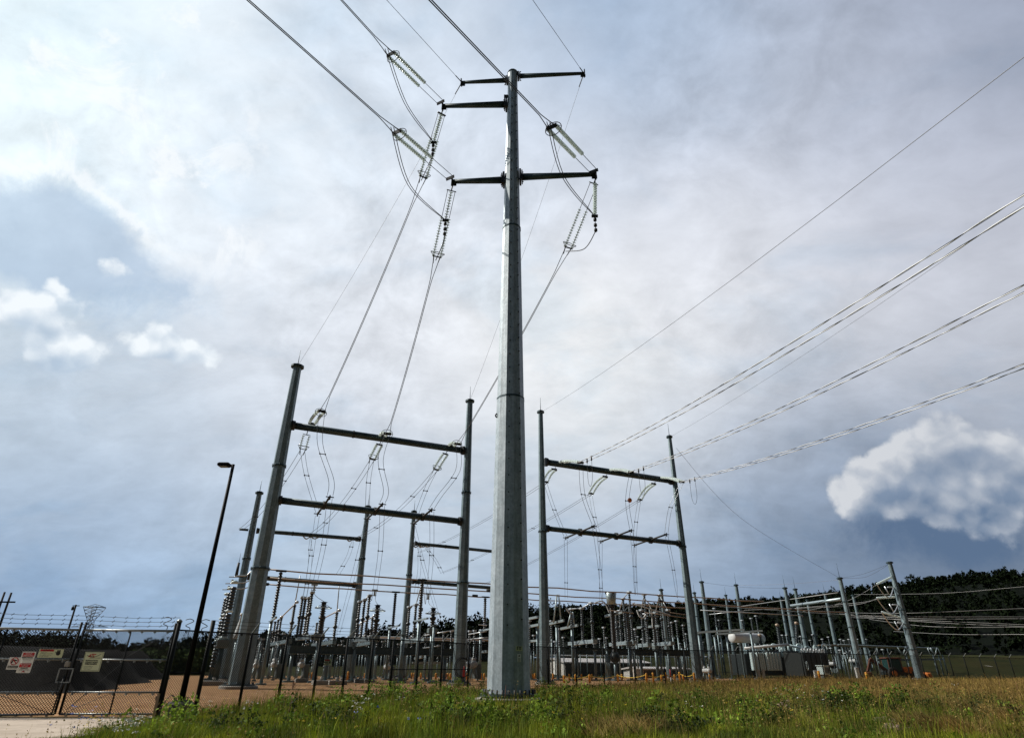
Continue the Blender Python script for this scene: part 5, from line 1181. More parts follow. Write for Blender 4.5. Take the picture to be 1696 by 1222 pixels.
for i, (px, py, Y, ln, lab) in enumerate(((1355, 1110, 66, -.0, 'beside the grey cabinet'), (1434, 1112, 62, 0, 'at the foot of a tall mast'))):
    p = atY(px, py, Y); g = gz(p.x, p.y); t = thing('bollard', 'taller orange-yellow bollard standing alone ' + lab, 'bollard', G(p)); q = MB(); q.lathe(V((p.x, p.y, g)), (.0, 0, 1), [(0, .12), (p.z-g-.05, .12), (p.z-g, .06)], 12); q.build('post', 'yellow_paint', t)
    q = MB(); q.tube(V((p.x, p.y, p.z-.3)), V((p.x, p.y, p.z-.2)), .127, n=12); q.build('band', 'yellow_chain', t)
p = atY(1111, 1122, 48); g = gz(p.x, p.y); t = thing('marker_post', 'slender red and white marker post among the bollards', 'marker', G(p)); zt_ = atY(1110, 1108, 48).z
q = MB(); q.tube(V((p.x, p.y, g)), V((p.x, p.y, g+(zt_-g)*.5)), .04, n=8); q.build('lower_section', 'white_paint', t); q = MB(); q.tube(V((p.x, p.y, g+(zt_-g)*.5)), V((p.x, p.y, zt_)), .04, n=8); q.build('upper_section', 'red_paint', t)
# cable loop and red tag on the front right post of gantry A
p = A[1][0]; g = gz(p.x, p.y); lc = atY(764, 1105, 45.6); q = MB(); q.ring(V((lc.x+.05, p.y-.62, lc.z)), (0, 1, 0), .62, .025, 28, 6, .85); q.ring(V((lc.x+.1, p.y-.58, lc.z)), (0, 1, 0), .56, .025, 28, 6, .85)
single(q, 'hose_coil', 'black_paint', 'black coil of hose hanging on the front gantry post', 'hose', lc)
rc = atY(767, 1113, 45.5); q = MB(); q.box(rc+V((.05, .1, 0)), (.16, .12, .5), bev=.03); q.tube(rc+V((.05, .1, .25)), rc+V((.05, .1, .36)), .04, n=8); single(q, 'extinguisher', 'red_paint', 'small red canister strapped low on the front gantry post', 'canister', rc)
# concrete pads seen through the fence
for i, (px, py, Y, s_) in enumerate(((531, 1139, 46, .8), (557, 1139, 46, .8), (596, 1134, 50, .6), (610, 1133, 50, .5), (498, 1136, 50, .6), (652, 1134, 52, .5), (352, 1137, 44, 1.0))):
    p = atY(px, py, Y); q = MB(); g = gz(p.x, p.y); q.box(V((p.x, p.y, g+.12)), (s_*1.5, s_*1.2, .3), (u, v, Z), .04); q.tube(V((p.x, p.y, g+.27)), V((p.x, p.y, g+.45)), .12, n=8)
    single(q, 'concrete_pad', 'concrete', 'low concrete pad on the gravel behind the fence, %s from left' % ORD[[2, 3, 4, 5, 1, 6, 0][i]], 'pad', V((p.x, p.y, g)), 'concrete pads on the gravel')
# ================================================================== fence
def text(s_, size, c, rx, up_, mt, parent, name='lettering', width=None, bold=0.0):
    cu = bpy.data.curves.new('t', 'FONT'); cu.body = s_; cu.size = size; cu.align_x = 'CENTER'; cu.align_y = 'CENTER'; cu.offset = bold
    to = bpy.data.objects.new('t', cu); C.objects.link(to); dg = bpy.context.evaluated_depsgraph_get(); me = bpy.data.meshes.new_from_object(to.evaluated_get(dg))
    bpy.data.objects.remove(to); me.name = name
    n = rx.cross(up_); xs = [vv.co.x for vv in me.vertices]; sx = 1
    if width and xs: sx = width/(max(xs)-min(xs))
    off = V(parent['_o'])
    for vv in me.vertices: vv.co = c+rx*(vv.co.x*sx)+up_*vv.co.y-off
    me.materials.clear(); me.materials.append(MAT[mt]); o = bpy.data.objects.new(name, me); C.objects.link(o); o.parent = parent; o['_o'] = tuple(off); return o
def mesh_panel(par, a, b, z0a, z1a, z0b, z1b):
    q = MB(); L = (V((b.x, b.y, 0))-V((a.x, a.y, 0))).length
    q.v = [V((a.x, a.y, z0a)), V((b.x, b.y, z0b)), V((b.x, b.y, z1b)), V((a.x, a.y, z1a))]; q.uv = [(0, 0), (L, 0), (L, z1b-z0b), (0, z1a-z0a)]; q.face((0, 1, 2, 3)); return q.build('chain_link', 'chain_link', par)
def barb(par, pts, r=.007, name='barbed_wire', mt='hardware', tick=.45):
    q = MB(); q.poly(pts, r, 4, False)
    for i in range(len(pts)-1):
        a, b = V(pts[i]), V(pts[i+1]); L = (b-a).length; k = int(L/tick)
        for j in range(k):
            p = a.lerp(b, (j+.5)/k); q.tube(p-V((.02, .02, .035)), p+V((.02, .02, .035)), .008, n=4, smooth=False)
    return q.build(name, mt, par)
FPX = [326, 397, 460, 522, 569, 612, 647, 690, 730, 775, 812, 860, 908, 955, 1001, 1052, 1102, 1138, 1183, 1224, 1262, 1300, 1334, 1367, 1398, 1428, 1456, 1483, 1509, 1534, 1558, 1582, 1607, 1633, 1658, 1683, 1710]
fp = []
for px in FPX:
    Y = fY(px); x = xat(px, Y, 1160 if px < 500 else 1125); fp.append(V((x, Y, gz(x, Y))))
gate_r = V((xat(263, 20.25, 1176), 20.25, -.14))
HF = 2.3
fen = thing('chain_link_fence', 'long chain-link fence with barbed wire running right from the gate', 'fence', fp[0])
allp = [gate_r]+fp
for i, p in enumerate(fp):
    q = MB(); r = .05 if i else .07; q.tube(V((p.x, p.y, p.z-.1)), V((p.x, p.y, p.z+HF+(.35 if i == 0 else .03))), r, n=8); pp = q.build('post', 'fence_steel', fen)
    if i:
        dd = (allp[i]-allp[i-1]); dd.z = 0; dd.normalize(); out = V((dd.y, -dd.x, 0))
        q = MB(); q.beam(V((p.x, p.y, p.z+HF)), V((p.x, p.y, p.z+HF+.34))+out*.34, .05, .03); q.build('barb_arm', 'rail_steel', pp)
for i in range(len(allp)-1):
    a, b = allp[i], allp[i+1]; mesh_panel(fen, a, b, a.z+.04, a.z+HF, b.z+.04, b.z+HF)
    q = MB(); q.tube(V((a.x, a.y, a.z+HF)), V((b.x, b.y, b.z+HF)), .024, n=6)
    n_t = max(2, int((b-a).length/.6))
    for j in range(n_t): c = a.lerp(b, (j+.5)/n_t); q.box(V((c.x, c.y, a.z+(b.z-a.z)*(j+.5)/n_t+HF-.03)), (.035, .05, .10))
    q.build('top_rail', 'fence_steel', fen)
    if i < 1 or i in (7, 8, 9) : 
        q = MB(); q.tube(V((a.x, a.y, a.z+1.12)), V((b.x, b.y, b.z+1.12)), .024, n=6); q.build('middle_rail', 'fence_steel', fen)
outs = []
for i, p in enumerate(fp):
    dd = (fp[min(i+1, len(fp)-1)]-fp[max(i-1, 0)]); dd.z = 0; dd.normalize(); outs.append(V((dd.y, -dd.x, 0)))
for k_ in range(3):
    f = (k_+1)/3; barb(fen, [p+outs[i]*(.34*f if i else 0)+Z*(HF+.34*f) for i, p in enumerate(fp)], .006, tick=.9)
# short fence run between gate post and first post, S-shaped spring hooks
for k_, (px, py) in enumerate(((313, 1040), (336, 1041), (276, 1037))):
    c = atY(px, py, 20.4); q = MB(); s_ = -1 if k_ == 1 else 1
    q.poly(smooth_pts([c+V((.0, 0, -.16)), c+V((.03*s_, 0, 0)), c+V((-.12*s_, 0, .08)), c+V((.10*s_, 0, .2)), c+V((-.02*s_, 0, .27)), c+V((-.16*s_, 0, .24))], 6), .012, 5)
    single(q, 'wire_hook', 'hardware', 'thin S-curved hook above the fence rail, %s' % ('right of the gate post', 'right of the lamp post', 'above the end of the gate')[k_], 'hook', c)
# ------------------------------------------------------------------ gate
zt, zm_, zl, zbm = 2.13, 1.32, .46, -.10
def leaf(label, xa, ya, xb, yb, mids, diag):
    a = V((xa, ya, 0)); b = V((xb, yb, 0)); t = thing('gate_leaf', label, 'gate', V((xa, ya, zbm)), 'leaves of the double gate'); d = (b-a).normalized()
    q = MB()
    for e in (a, b): q = MB(); q.tube(V((e.x, e.y, zbm)), V((e.x, e.y, zt+(.22 if e is b and xa < -13 or e is a and xb > -12 else 0))), .035, n=8); q.build('stile', 'fence_steel', t)
    for z_, r in ((zt, .032), (zm_, .026), (zl, .026), (zbm, .03)):
        q = MB(); q.tube(V((a.x, a.y, z_)), V((b.x, b.y, z_)), r, n=8)
        k_ = int((b-a).length/.35)
        for j in range(k_): c = a.lerp(b, (j+.5)/k_); q.box(V((c.x, c.y, z_-.03)), (.03, .08, .09))
        q.build('rail', 'rail_steel', t)
    for f in mids:
        c = a.lerp(b, f); q = MB(); q.tube(V((c.x, c.y, zbm)), V((c.x, c.y, zt)), .024, n=6); q.build('intermediate_post', 'fence_steel', t)
    for (f0, z0, f1, z1) in diag:
        q = MB(); q.tube(a.lerp(b, f0)+Z*z0, a.lerp(b, f1)+Z*z1, .008, n=5); q.build('brace_rod', 'hardware', t)
    mesh_panel(t, a+V((0, .03, 0)), b+V((0, .03, 0)), zbm, zt, zbm, zt)
    return t, a, b
xR0, xR1, xL1 = xat(98, 20, 1183), xat(257, 20.2, 1179), xat(90, 19.98, 1183)
lf, la_, lb_ = leaf('right gate leaf, carrying a single cream sign', xR0, 20.0, xR1, 20.2, (.52,), ((.02, zbm, .5, zl), (.5, zm_, .98, zt), (.06, .0, .5, 1.2)))
ll, l0_, l1_ = leaf('left gate leaf at the picture\'s edge, carrying three signs', xL1-3.1, 18.8, xL1, 19.98, (.45,), ((.98, zbm, .5, zl), (.0, zm_, .45, zt)))
gp = thing('gate_post', 'tall capped steel post at the right end of the gate', 'post', gate_r)
q = MB(); q.tube(V((gate_r.x, gate_r.y, -.3)), V((gate_r.x, gate_r.y, 2.38)), .07, n=10); q.build('post', 'fence_steel', gp)
q = MB(); q.lathe(V((gate_r.x, gate_r.y, 2.38)), (0, 0, 1), [(0, .085), (.04, .085), (.09, .03)], 10); q.build('cap', 'rail_steel', gp)
for z_ in (.3, 1.9): q = MB(); q.box(V((gate_r.x-.09, gate_r.y, z_)), (.14, .1, .1)); q.build('hinge', 'hardware', gp)
q = MB(); q.box(V((gate_r.x-.06, gate_r.y-.1, .12)), (.07, .04, .62)); q.build('board', 'gate_board', gp)
for k_ in range(3):
    zz = 2.42+.11*k_-.02; barb(lf, [V((l0_.x-2, l0_.y-.7, zz+.14-.02)), V((l0_.x, l0_.y, zz+.1)), V((l1_.x, l1_.y, zz)), V((lb_.x, lb_.y, zz-.03)), V((gate_r.x, gate_r.y, zz-.03)), fp[0]+Z*(zz+.1)], .005, tick=.28) if k_ == 99 else None
bw = thing('barbed_wire', 'three strands of barbed wire above the double gate', 'barbed wire', V((l1_.x, l1_.y, 2.3)))
for k_ in range(3):
    zz = 2.27+.12*k_; barb(bw, [V((l0_.x, l0_.y, zz+.06)), V(((l0_.x+l1_.x)/2, (l0_.y+l1_.y)/2, zz)), V((l1_.x, l1_.y, zz+.02)), V(((la_.x+lb_.x)/2, 20.1, zz-.03)), V((gate_r.x, gate_r.y, zz))], .006, 'strand', tick=.3)
lt = thing('gate_latch', 'latch box with drop rod between the two gate leaves', 'latch', V((xR0, 19.95, 1.1)))
c = atY(112, 1099, 19.9); q = MB(); q.box(c, (.15, .08, .15), bev=.02); q.build('lock_box', 'concrete', lt)
c = atY(107, 1118, 19.9); q = MB()
for dx in (-.2, .2): q.box(c+V((dx, 0, 0)), (.03, .03, .36))
for dz in (-.18, .18): q.box(c+V((0, 0, dz)), (.43, .03, .03))
q.build('frame', 'rail_steel', lt)
q = MB(); q.tube(c, V((c.x-.04, c.y, -.12)), .022, n=6); q.build('drop_rod', 'hardware', lt)
q = MB(); q.poly(smooth_pts([c+V((-.1, -.05, -.15)), c+V((-.02, -.06, -.5)), c+V((.08, -.05, -.2))], 6), .018, 5); q.build('chain', 'hardware', lt)
# signs
X_ = V((1, 0, 0))
def sign(label, name, px, py, Y, wd, h, mt, rx=X_, cat='sign'):
    c = atY(px, py, Y); rx = rx.normalized(); n = rx.cross(Z)      # n points to the camera side (-y)
    t = thing(name, label, cat, c); q = MB(); q.box(c, (wd, .008, h), (rx, n*-1, Z), .0); q.build('panel', mt, t)
    return t, c+n*.008, rx, n
def bar(t, c, rx, n, x, z_, w_, h_, mt, name='block'):
    q = MB(); q.box(c+rx*x+Z*z_+n*.001, (w_, .003, h_), (rx, n*-1, Z)); return q.build(name, mt, t)
rl = (l1_-l0_); rl.z = 0; rl.normalize()
t, c, rx, n = sign('cream sign with red lettered emblem and dark lines on the right leaf', 'company_sign', 153, 1095, 19.93, .56, .52, 'sign_cream')
for (x, z_, w_, h_) in ((0, .24, .52, .006), (0, -.24, .52, .006), (-.26, 0, .006, .48), (.26, 0, .006, .48)): bar(t, c, rx, n, x, z_, w_, h_, 'sign_black', 'border')
text('ATC', .13, c+Z*.155-rx*.05+n*.004, rx, (Z+rx*.35).normalized(), 'sign_red', t, 'emblem', .2, .006)
q = MB(); q.poly(smooth_pts([c-rx*.2+Z*.17+n*.006, c-rx*.1+Z*.13+n*.006, c+rx*.05+Z*.13+n*.006, c+rx*.21+Z*.2+n*.006], 6), .006, 5); q.build('swoosh', 'sign_black', t)
bar(t, c, rx, n, .05, .095, .34, .01, 'sign_black', 'underline')
for k_, (s_, z_, w_) in enumerate((('SUBSTATION', .025, .36), ('COUNTY ROAD', -.025, .38), ('WISCONSIN', -.07, .36))): text(s_, .05, c+Z*z_-rx*.02+n*.004, rx, Z, 'sign_black', t, width=w_, bold=.002)
for k_, (s_, z_, w_) in enumerate((('In case of emergency', -.125, .27), ('please call', -.165, .24), ('this number', -.2, .2))): text(s_, .032, c+Z*z_-rx*.08+n*.004, rx, Z, 'sign_black', t, width=w_)
Yl = lambda px: 19.98-(xL1-xat(px, 19.6, 1095))/3.1*1.18-.07
t, c, rx, n = sign('tall white sign with two red blocks on the left leaf', 'warning_sign', 43.5, 1096, Yl(43.5), .34, .56, 'sign_white', rl)
for z_ in (.2, -.08): bar(t, c, rx, n, 0, z_, .28, .10, 'sign_red')
text('DANGER', .05, c+Z*.222+n*.004, rx, Z, 'sign_white', t, width=.16); text('HIGH VOLTAGE', .045, c+Z*.178+n*.004, rx, Z, 'sign_white', t, width=.24)
text('NO TRESPASSING', .04, c-Z*.055+n*.004, rx, Z, 'sign_white', t, width=.24); text('KEEP OUT', .045, c-Z*.10+n*.004, rx, Z, 'sign_white', t, width=.16)
for s_, z_, w_, b_ in (('ELECTRICAL', .125, .27, .002), ('EQUIPMENT INSIDE', .09, .26, 0), ('hazard of shock', .06, .18, 0), ('NO ENTRY', -.155, .19, .002), ('authorized', -.185, .22, 0), ('personnel only', -.21, .24, 0)): text(s_, .03, c+Z*z_+n*.004, rx, Z, 'sign_black', t, width=w_, bold=b_)
q = MB(); q.v = [c-rx*.05-Z*.26+n*.003, c+rx*.05-Z*.26+n*.003, c+rx*.01-Z*.228+n*.003, c-rx*.01-Z*.228+n*.003]; q.face((0, 1, 2, 3)); q.build('emblem', 'sign_red', t)
t, c, rx, n = sign('small prohibition sign with a red ring beside the tall white sign', 'prohibition_sign', 23, 1098, Yl(23)-.01, .29, .32, 'sign_white', rl)
q = MB(); q.ring(c+Z*.055+n*.002, n, .09, .009, 24, 5); q.build('ring', 'sign_red', t)
q = MB(); q.beam(c+Z*.115-rx*.06+n*.005, c-Z*.005+rx*.06+n*.005, .02, .006, up=n); q.build('slash', 'sign_red', t)
q = MB(); q.beam(c+Z*.085-rx*.05+n*.003, c+Z*.075+rx*.06+n*.003, .006, .025, up=Z); q.beam(c+Z*.08-rx*.045+n*.003, c+Z*.01-rx*.06+n*.003, .006, .03, up=rx); q.build('pistol_symbol', 'sign_black', t)
bar(t, c, rx, n, 0, -.085, .25, .05, 'sign_black'); text('NO WEAPONS', .032, c-Z*.085+n*.006, rx, Z, 'sign_white', t, width=.2); text('on premises', .03, c-Z*.128+n*.004, rx, Z, 'sign_black', t, width=.22)
t, c, rx, n = sign('wide cream sign with a red block and black hand, upper on the left leaf', 'hazard_sign', 84, 1081.5, Yl(84), .62, .23, 'sign_cream', rl)
bar(t, c, rx, n, -.11, .08, .34, .05, 'sign_red'); text('WARNING', .042, c+Z*.08-rx*.11+n*.006, rx, Z, 'sign_black', t, width=.2)
for s_, z_, w_, x in (('Hazardous', .03, .16, -.17), ('voltage inside', -.005, .33, -.11), ('Can shock, burn or', -.045, .3, -.12), ('cause death', -.08, .24, -.15)): text(s_, .032, c+Z*z_+rx*x+n*.004, rx, Z, 'sign_black', t, width=w_)
q = MB(); q.lathe(c+rx*.19+n*.0, n, [(0, .055), (.004, .055), (.006, .05)], 14)
for k_ in range(4): q.beam(c+rx*(.16+.02*k_)+Z*.03+n*.003, c+rx*(.155+.024*k_)+Z*.09+n*.003, .005, .017, up=rx)
q.beam(c+rx*.15+n*.003, c+rx*.115+Z*.045+n*.003, .005, .018, up=Z); q.build('hand_symbol', 'sign_black', t)
t, c, rx, n = sign('small cream and red sign hung on the chain-link fence left of centre', 'fence_sign', 543, 1096, 26.1, .27, .22, 'sign_cream', u)
bar(t, c, rx, n, -.03, .07, .18, .05, 'sign_red'); bar(t, c, rx, n, -.06, 0, .12, .02, 'sign_black', 'line'); bar(t, c, rx, n, -.06, -.05, .1, .015, 'sign_black', 'line'); bar(t, c, rx, n, .08, -.01, .05, .09, 'sign_black', 'symbol')
# ------------------------------------------------------------------ area lamp
YL = 19.9; tp = atY(387, 769, YL); bx = (tp.x+atY(301, 1155, YL).x)/2; g = -.14
lp = thing('area_lamp', 'slim black lamp post with a single box head on a round concrete base', 'lamp post', V((bx, YL, g)))
q = MB(); q.tube(V((bx, YL, g+.42)), V((bx, YL, tp.z)), .085, .05, 10); q.build('pole', 'black_paint', lp)
q = MB(); q.lathe(V((bx, YL, g-.2)), (0, 0, 1), [(0, .36), (.52, .36), (.58, .31)], 24, False); q.build('concrete_base', 'dark_concrete', lp)
q = MB(); q.box(V((bx, YL, g+.40)), (.34, .34, .04)); bolts(q, V((bx, YL, g+.38)), .17, 4, .12, .018); q.build('base_plate', 'hardware', lp)
q = MB(); q.tube(V((bx, YL, tp.z-.03)), V((bx-.12, YL, tp.z-.02)), .03, n=8); q.build('bracket', 'black_paint', lp)
q = MB(); q.box(V((bx-.30, YL, tp.z-.02)), (.40, .30, .12), bev=.03); hd = q.build('lamp_head', 'black_paint', lp); q = MB(); q.box(V((bx-.32, YL, tp.z-.082)), (.26, .22, .01)); q.build('lens', 'grey_paint', hd)
q = MB(); q.poly(smooth_pts([V((bx-.12, YL-.1, g+.4)), V((bx-.2, YL-.25, g+.55)), V((bx-.36, YL-.3, g+.3)), V((bx-.40, YL-.3, g))], 6), .014, 5); q.build('ground_cable', 'hardware', lp)
# ------------------------------------------------------------------ left background
for i, (px, py, Y, lab) in enumerate(((8, 980, 115, 'left of the pair'), (19, 981, 115, 'right of the pair'), (126, 1001, 125, 'standing alone left of the lattice tower'))):
    p = atY(px, py, Y); t = thing('wooden_pole', 'dark wooden utility pole behind the gate, ' + lab, 'utility pole', V((p.x, p.y, 0))); q = MB(); q.tube(V((p.x, p.y, 0)), V((p.x, p.y, p.z)), .24, .16, 8); q.build('shaft', 'wood', t)
    if i == 1: q = MB(); q.box(V((p.x-.7, p.y-.2, p.z-1.6)), (4.2, .2, .25)); q.build('crossarm', 'wood', t)
    if i == 2: q = MB(); q.box(V((p.x+.2, p.y-.2, p.z-.2)), (1.3, .12, .14)); q.build('crossarm', 'wood', t); q = MB(); q.lathe(V((p.x-.45, p.y, p.z-1.0)), (0, 0, 1), [(0, .15), (.1, .22), (.6, .22), (.7, .1)], 8); q.build('can', 'hardware', t)
p = atY(157, 1005, 330); H = p.z; t = thing('lattice_tower', 'dark steel lattice tower with three cross arms far behind the gate', 'pylon', V((p.x, p.y, 0)))
def prism(q, z0, z1, w0, w1, n=5, r=.16, cx=0):
    for k_ in range(4):
        sx, sy = ((-1, -1), (1, -1), (1, 1), (-1, 1))[k_]; q.tube(V((p.x+cx+sx*w0, p.y+sy*w0, z0)), V((p.x+cx+sx*w1, p.y+sy*w1, z1)), r, n=4)
    for j in range(n):
        a, b = j/n, (j+1)/n; wa, wb = w0+(w1-w0)*a, w0+(w1-w0)*b; za, zb_ = z0+(z1-z0)*a, z0+(z1-z0)*b
        for sy in (-1, 1):
            q.tube(V((p.x+cx-wa, p.y+sy*wa, za)), V((p.x+cx+wb, p.y+sy*wb, zb_)), r*.7, n=4); q.tube(V((p.x+cx+wa, p.y+sy*wa, za)), V((p.x+cx-wb, p.y+sy*wb, zb_)), r*.7, n=4)
        for sx in (-1, 1): q.tube(V((p.x+cx+sx*wa, p.y-wa, za)), V((p.x+cx+sx*wb, p.y+wb, zb_)), r*.7, n=4)
        q.tube(V((p.x+cx-wb, p.y-wb, zb_)), V((p.x+cx+wb, p.y-wb, zb_)), r*.7, n=4)
q = MB(); prism(q, 0, H*.78, 3.2, 1.1, 8, .15); q.build('body', 'hardware', t)
q = MB(); prism(q, H*.78, H, 1.1, 3.6, 4, .13); q.build('head', 'hardware', t)
for f, hw, nm_ in ((1.0, 5.2, 'upper'), (.68, 9, 'middle'), (.52, 7.5, 'lower')):
    q = MB(); zz = H*f; 
    for sy in (-.8, .8): q.tube(V((p.x-hw, p.y, zz-.1)), V((p.x+hw, p.y+sy, zz)), .14, n=4)
    q.tube(V((p.x-hw, p.y, zz)), V((p.x, p.y, zz+1.4)), .11, n=4); q.tube(V((p.x+hw, p.y, zz)), V((p.x, p.y, zz+1.4)), .11, n=4)
    for j in range(8): x = -hw+hw*2*j/8; q.tube(V((p.x+x, p.y, zz)), V((p.x+x+hw/8, p.y, zz+.9*(1-abs(x)/hw))), .08, n=4)
    q.build('cross_arm', 'hardware', t)
# dark bank of earth behind the gate
nx, ny = 60, 26; vs = []; fs = []
for j in range(ny):
    for i in range(nx):
        x_ = -75+55.5*i/(nx-1); y_ = 33.5+29*j/(ny-1); xb_ = -21.5-9*(y_-34)/26+.5*math.sin(y_*.7)
        e_ = min(y_-34, xb_-x_, 62-y_); h = 2.1*sm(0, 2.6, e_)*(1+.07*math.sin(x_*1.1+y_*.4))+(.05*math.sin(x_*3.3+y_*2.1) if e_ > .3 else 0)
        vs.append((x_, y_, gz(x_, y_)-.04+h)); continue
        bxp = -75+s_*(75+xat(275, 60, 1128)+.0); x0 = bxp; y0 = 34+ (0 if x0 < xat(125, 34, 1140) else (x0-xat(125, 34, 1140))/(xat(275, 60, 1128)-xat(125, 34, 1140))*26 if xat(275, 60, 1128) != xat(125, 34, 1140) else 0)
        h = 2.0*math.sin(math.pi*min(1, r_*1.0))**.8*sm(1.0, .82, s_)*(1+.08*math.sin(x0*1.1)+.05*math.sin(x0*3.1+r_*9))
        vs.append((x0, y0+r_*9, max(gz(x0, y0+r_*9)-.05, 0)-.06+h)); 
for j in range(ny-1):
    for i in range(nx-1): fs.append((j*nx+i, j*nx+i+1, (j+1)*nx+i+1, (j+1)*nx+i))
be = raw('earth_bank', vs, fs, 'berm'); be['label'] = 'long dark grey bank of earth behind the gate'; be['category'] = 'embankment'
be.data.polygons.foreach_set('use_smooth', [True]*len(fs))
# ------------------------------------------------------------------ field and hill
def zf(x, y): return .32+.6*smv(84, 120, y)+3.3*smv(90, 132, y)*smv(-45, 10, x)
ob_ = bpy.data.objects['field']; n_ = len(ob_.data.vertices); co_ = np.zeros(n_*3); ob_.data.vertices.foreach_get('co', co_); co_ = co_.reshape(-1, 3)
co_[:, 2] = zf(co_[:, 0], co_[:, 1]); co_[co_[:, 1] < 85, 2] = gzv(co_[co_[:, 1] < 85, 0], co_[co_[:, 1] < 85, 1])+.02; ob_.data.vertices.foreach_set('co', co_.ravel()); ob_.data.update(); ob_['kind'] = 'structure'
RG = [(560, 1064), (640, 1062), (700, 1056), (770, 1048), (830, 1030), (880, 1014), (1000, 1010), (1100, 1007), (1180, 1000), (1284, 997), (1330, 991), (1400, 984), (1470, 971), (1530, 965), (1560, 961), (1640, 953), (1700, 949), (1850, 940), (2100, 945)]
rpx = np.array([a for a, b in RG], float); rpy = np.array([b for a, b in RG], float)
rpy = rpy+10
YR, Y0 = 250., 122.
cols = np.linspace(560, 2100, 150); rows = 24; vs = []
for cpx in cols:
    py = float(np.interp(cpx, rpx, rpy)); top = atY(cpx, py, YR); 
    for j in range(rows):
        f = j/(rows-1)
        if f <= .8: ff = f/.8; Y = Y0+(YR-Y0)*ff; x = top.x*Y/YR; z0_ = float(zf(x, Y0)); z_ = z0_+(top.z-z0_)*(sm(0, 1, ff)*.55+ff*.45)+1.0*math.sin(x*.06+ff*5)*math.sin(ff*math.pi)
        else: ff = (f-.8)/.2; Y = YR+120*ff; x = top.x*Y/YR; z_ = top.z-8*ff
        vs.append((x, Y, z_-.4))
fs = [(i*rows+j, (i+1)*rows+j, (i+1)*rows+j+1, i*rows+j+1) for i in range(len(cols)-1) for j in range(rows-1)]
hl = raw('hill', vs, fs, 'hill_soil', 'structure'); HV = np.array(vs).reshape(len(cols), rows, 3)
def leaves(P, size, seed=0):
    r_ = np.random.default_rng(seed); n = len(P); a = r_.normal(size=(n, 3)); a /= np.linalg.norm(a, axis=1)[:, None]; b = np.cross(a, r_.normal(size=(n, 3))); b /= np.linalg.norm(b, axis=1)[:, None]
    s = (size*(.6+.8*r_.random(n)))[:, None] if np.isscalar(size) else (size*(.6+.8*r_.random(n)))[:, None]
    return np.stack([P-a*s*.6-b*s*.4, P+a*s*.7-b*s*.2, P+a*s*.1+b*s*.8], 1).reshape(-1, 3), np.arange(3*n).reshape(-1, 3)
def crown_pts(n, h, r, kind, rg):
    # clumpy points spread through a crown volume
    m_ = max(5, n//18); t = rg.random(m_)
    if kind == 'cone': rad = r*(1-t)**.8*(.5+.6*rg.random(m_)); zc = h*(.12+.88*t)
    else: rad = r*np.sqrt(np.clip(1-(2*t-1)**2, .05, 1))*(.4+.6*rg.random(m_)); zc = h*(.22+.74*t)
    an = rg.random(m_)*2*math.pi; cc = np.stack([rad*np.cos(an), rad*np.sin(an), zc], 1)
    k = rg.integers(0, m_, n); return cc[k]+rg.normal(size=(n, 3))*np.array([r, r, r])*(.17 if kind != 'cone' else .13)
PTS = []
for _ in range(3000):
    ci = rng.random(); i = int(ci*(len(cols)-1)); f = rng.random()**.8*.82
    if rng.random() < .3: f = .78+.05*rng.random()
    jj = f*(rows-1); j0 = int(jj); j1 = min(rows-1, j0+1); i1 = min(len(cols)-1, i+1); w_ = rng.random()
    b0 = HV[i, j0]*(1-(jj-j0))+HV[i, j1]*(jj-j0); b1_ = HV[i1, j0]*(1-(jj-j0))+HV[i1, j1]*(jj-j0); b = b0*(1-w_)+b1_*w_
    d_ = b[1]; h = 6.5+1.8*rng.random()+(1.6 if rng.random() < .08 else 0); k = 'cone' if rng.random() < .45 else 'round'
    h *= .62; r = h*(.24 if k == 'cone' else .38); n = 95 if f < .7 else 230
    PTS.append(crown_pts(n, h, r, k, rng)+b-np.array([0, 0, .6]))
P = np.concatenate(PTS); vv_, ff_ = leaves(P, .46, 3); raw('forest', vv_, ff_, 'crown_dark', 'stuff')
# treeline at left and behind the yard
PTS = []
for _ in range(430):
    px = rng.uniform(-150, 900); Y = rng.uniform(118, 175); top = np.interp(px, [-150, 0, 100, 190, 205, 340, 520, 640, 900], [1050, 1050, 1054, 1058, 1064, 1056, 1060, 1056, 1050])
    p = atY(px, top, Y); g = float(zf(p.x, Y)) if px > 560 else .4; h = max(2.5, (p.z-g)*(.75+.35*rng.random())); k = 'round' if rng.random() < .75 else 'cone'
    PTS.append(crown_pts(300, h, h*(.5 if k == 'round' else .27), k, rng)+np.array([p.x, Y, g-.2]))
P = np.concatenate(PTS); vv_, ff_ = leaves(P, .42, 5); raw('far_treeline', vv_, ff_, 'crown_dark', 'stuff')
PTS = []
for _ in range(60):
    px = rng.uniform(225, 345); Y = rng.uniform(85, 110); p = atY(px, 1072+rng.uniform(0, 14), Y); h = max(1.5, p.z-.3)
    PTS.append(crown_pts(160, h, h*.55, 'round', rng)+np.array([p.x, Y, .1]))
P = np.concatenate(PTS); vv_, ff_ = leaves(P, .42, 6); raw('undergrowth', vv_, ff_, 'crown_mid', 'stuff')
TR = [(443, 1054, 120, 4.2), (462, 1051, 126, 3.0), (500, 1052, 130, 3), (612, 1046, 132, 3.2), (636, 1042, 140, 4.5), (655, 1046, 138, 3.5), (701, 1038, 135, 3.4), (722, 1036, 128, 3.6), (735, 1032, 134, 3.6), (748, 1043, 126, 3.4), (787, 1026, 124, 3.8), (802, 1031, 130, 4.0), (876, 1008, 180, 6), (905, 1001, 190, 6), (935, 1003, 185, 5)]
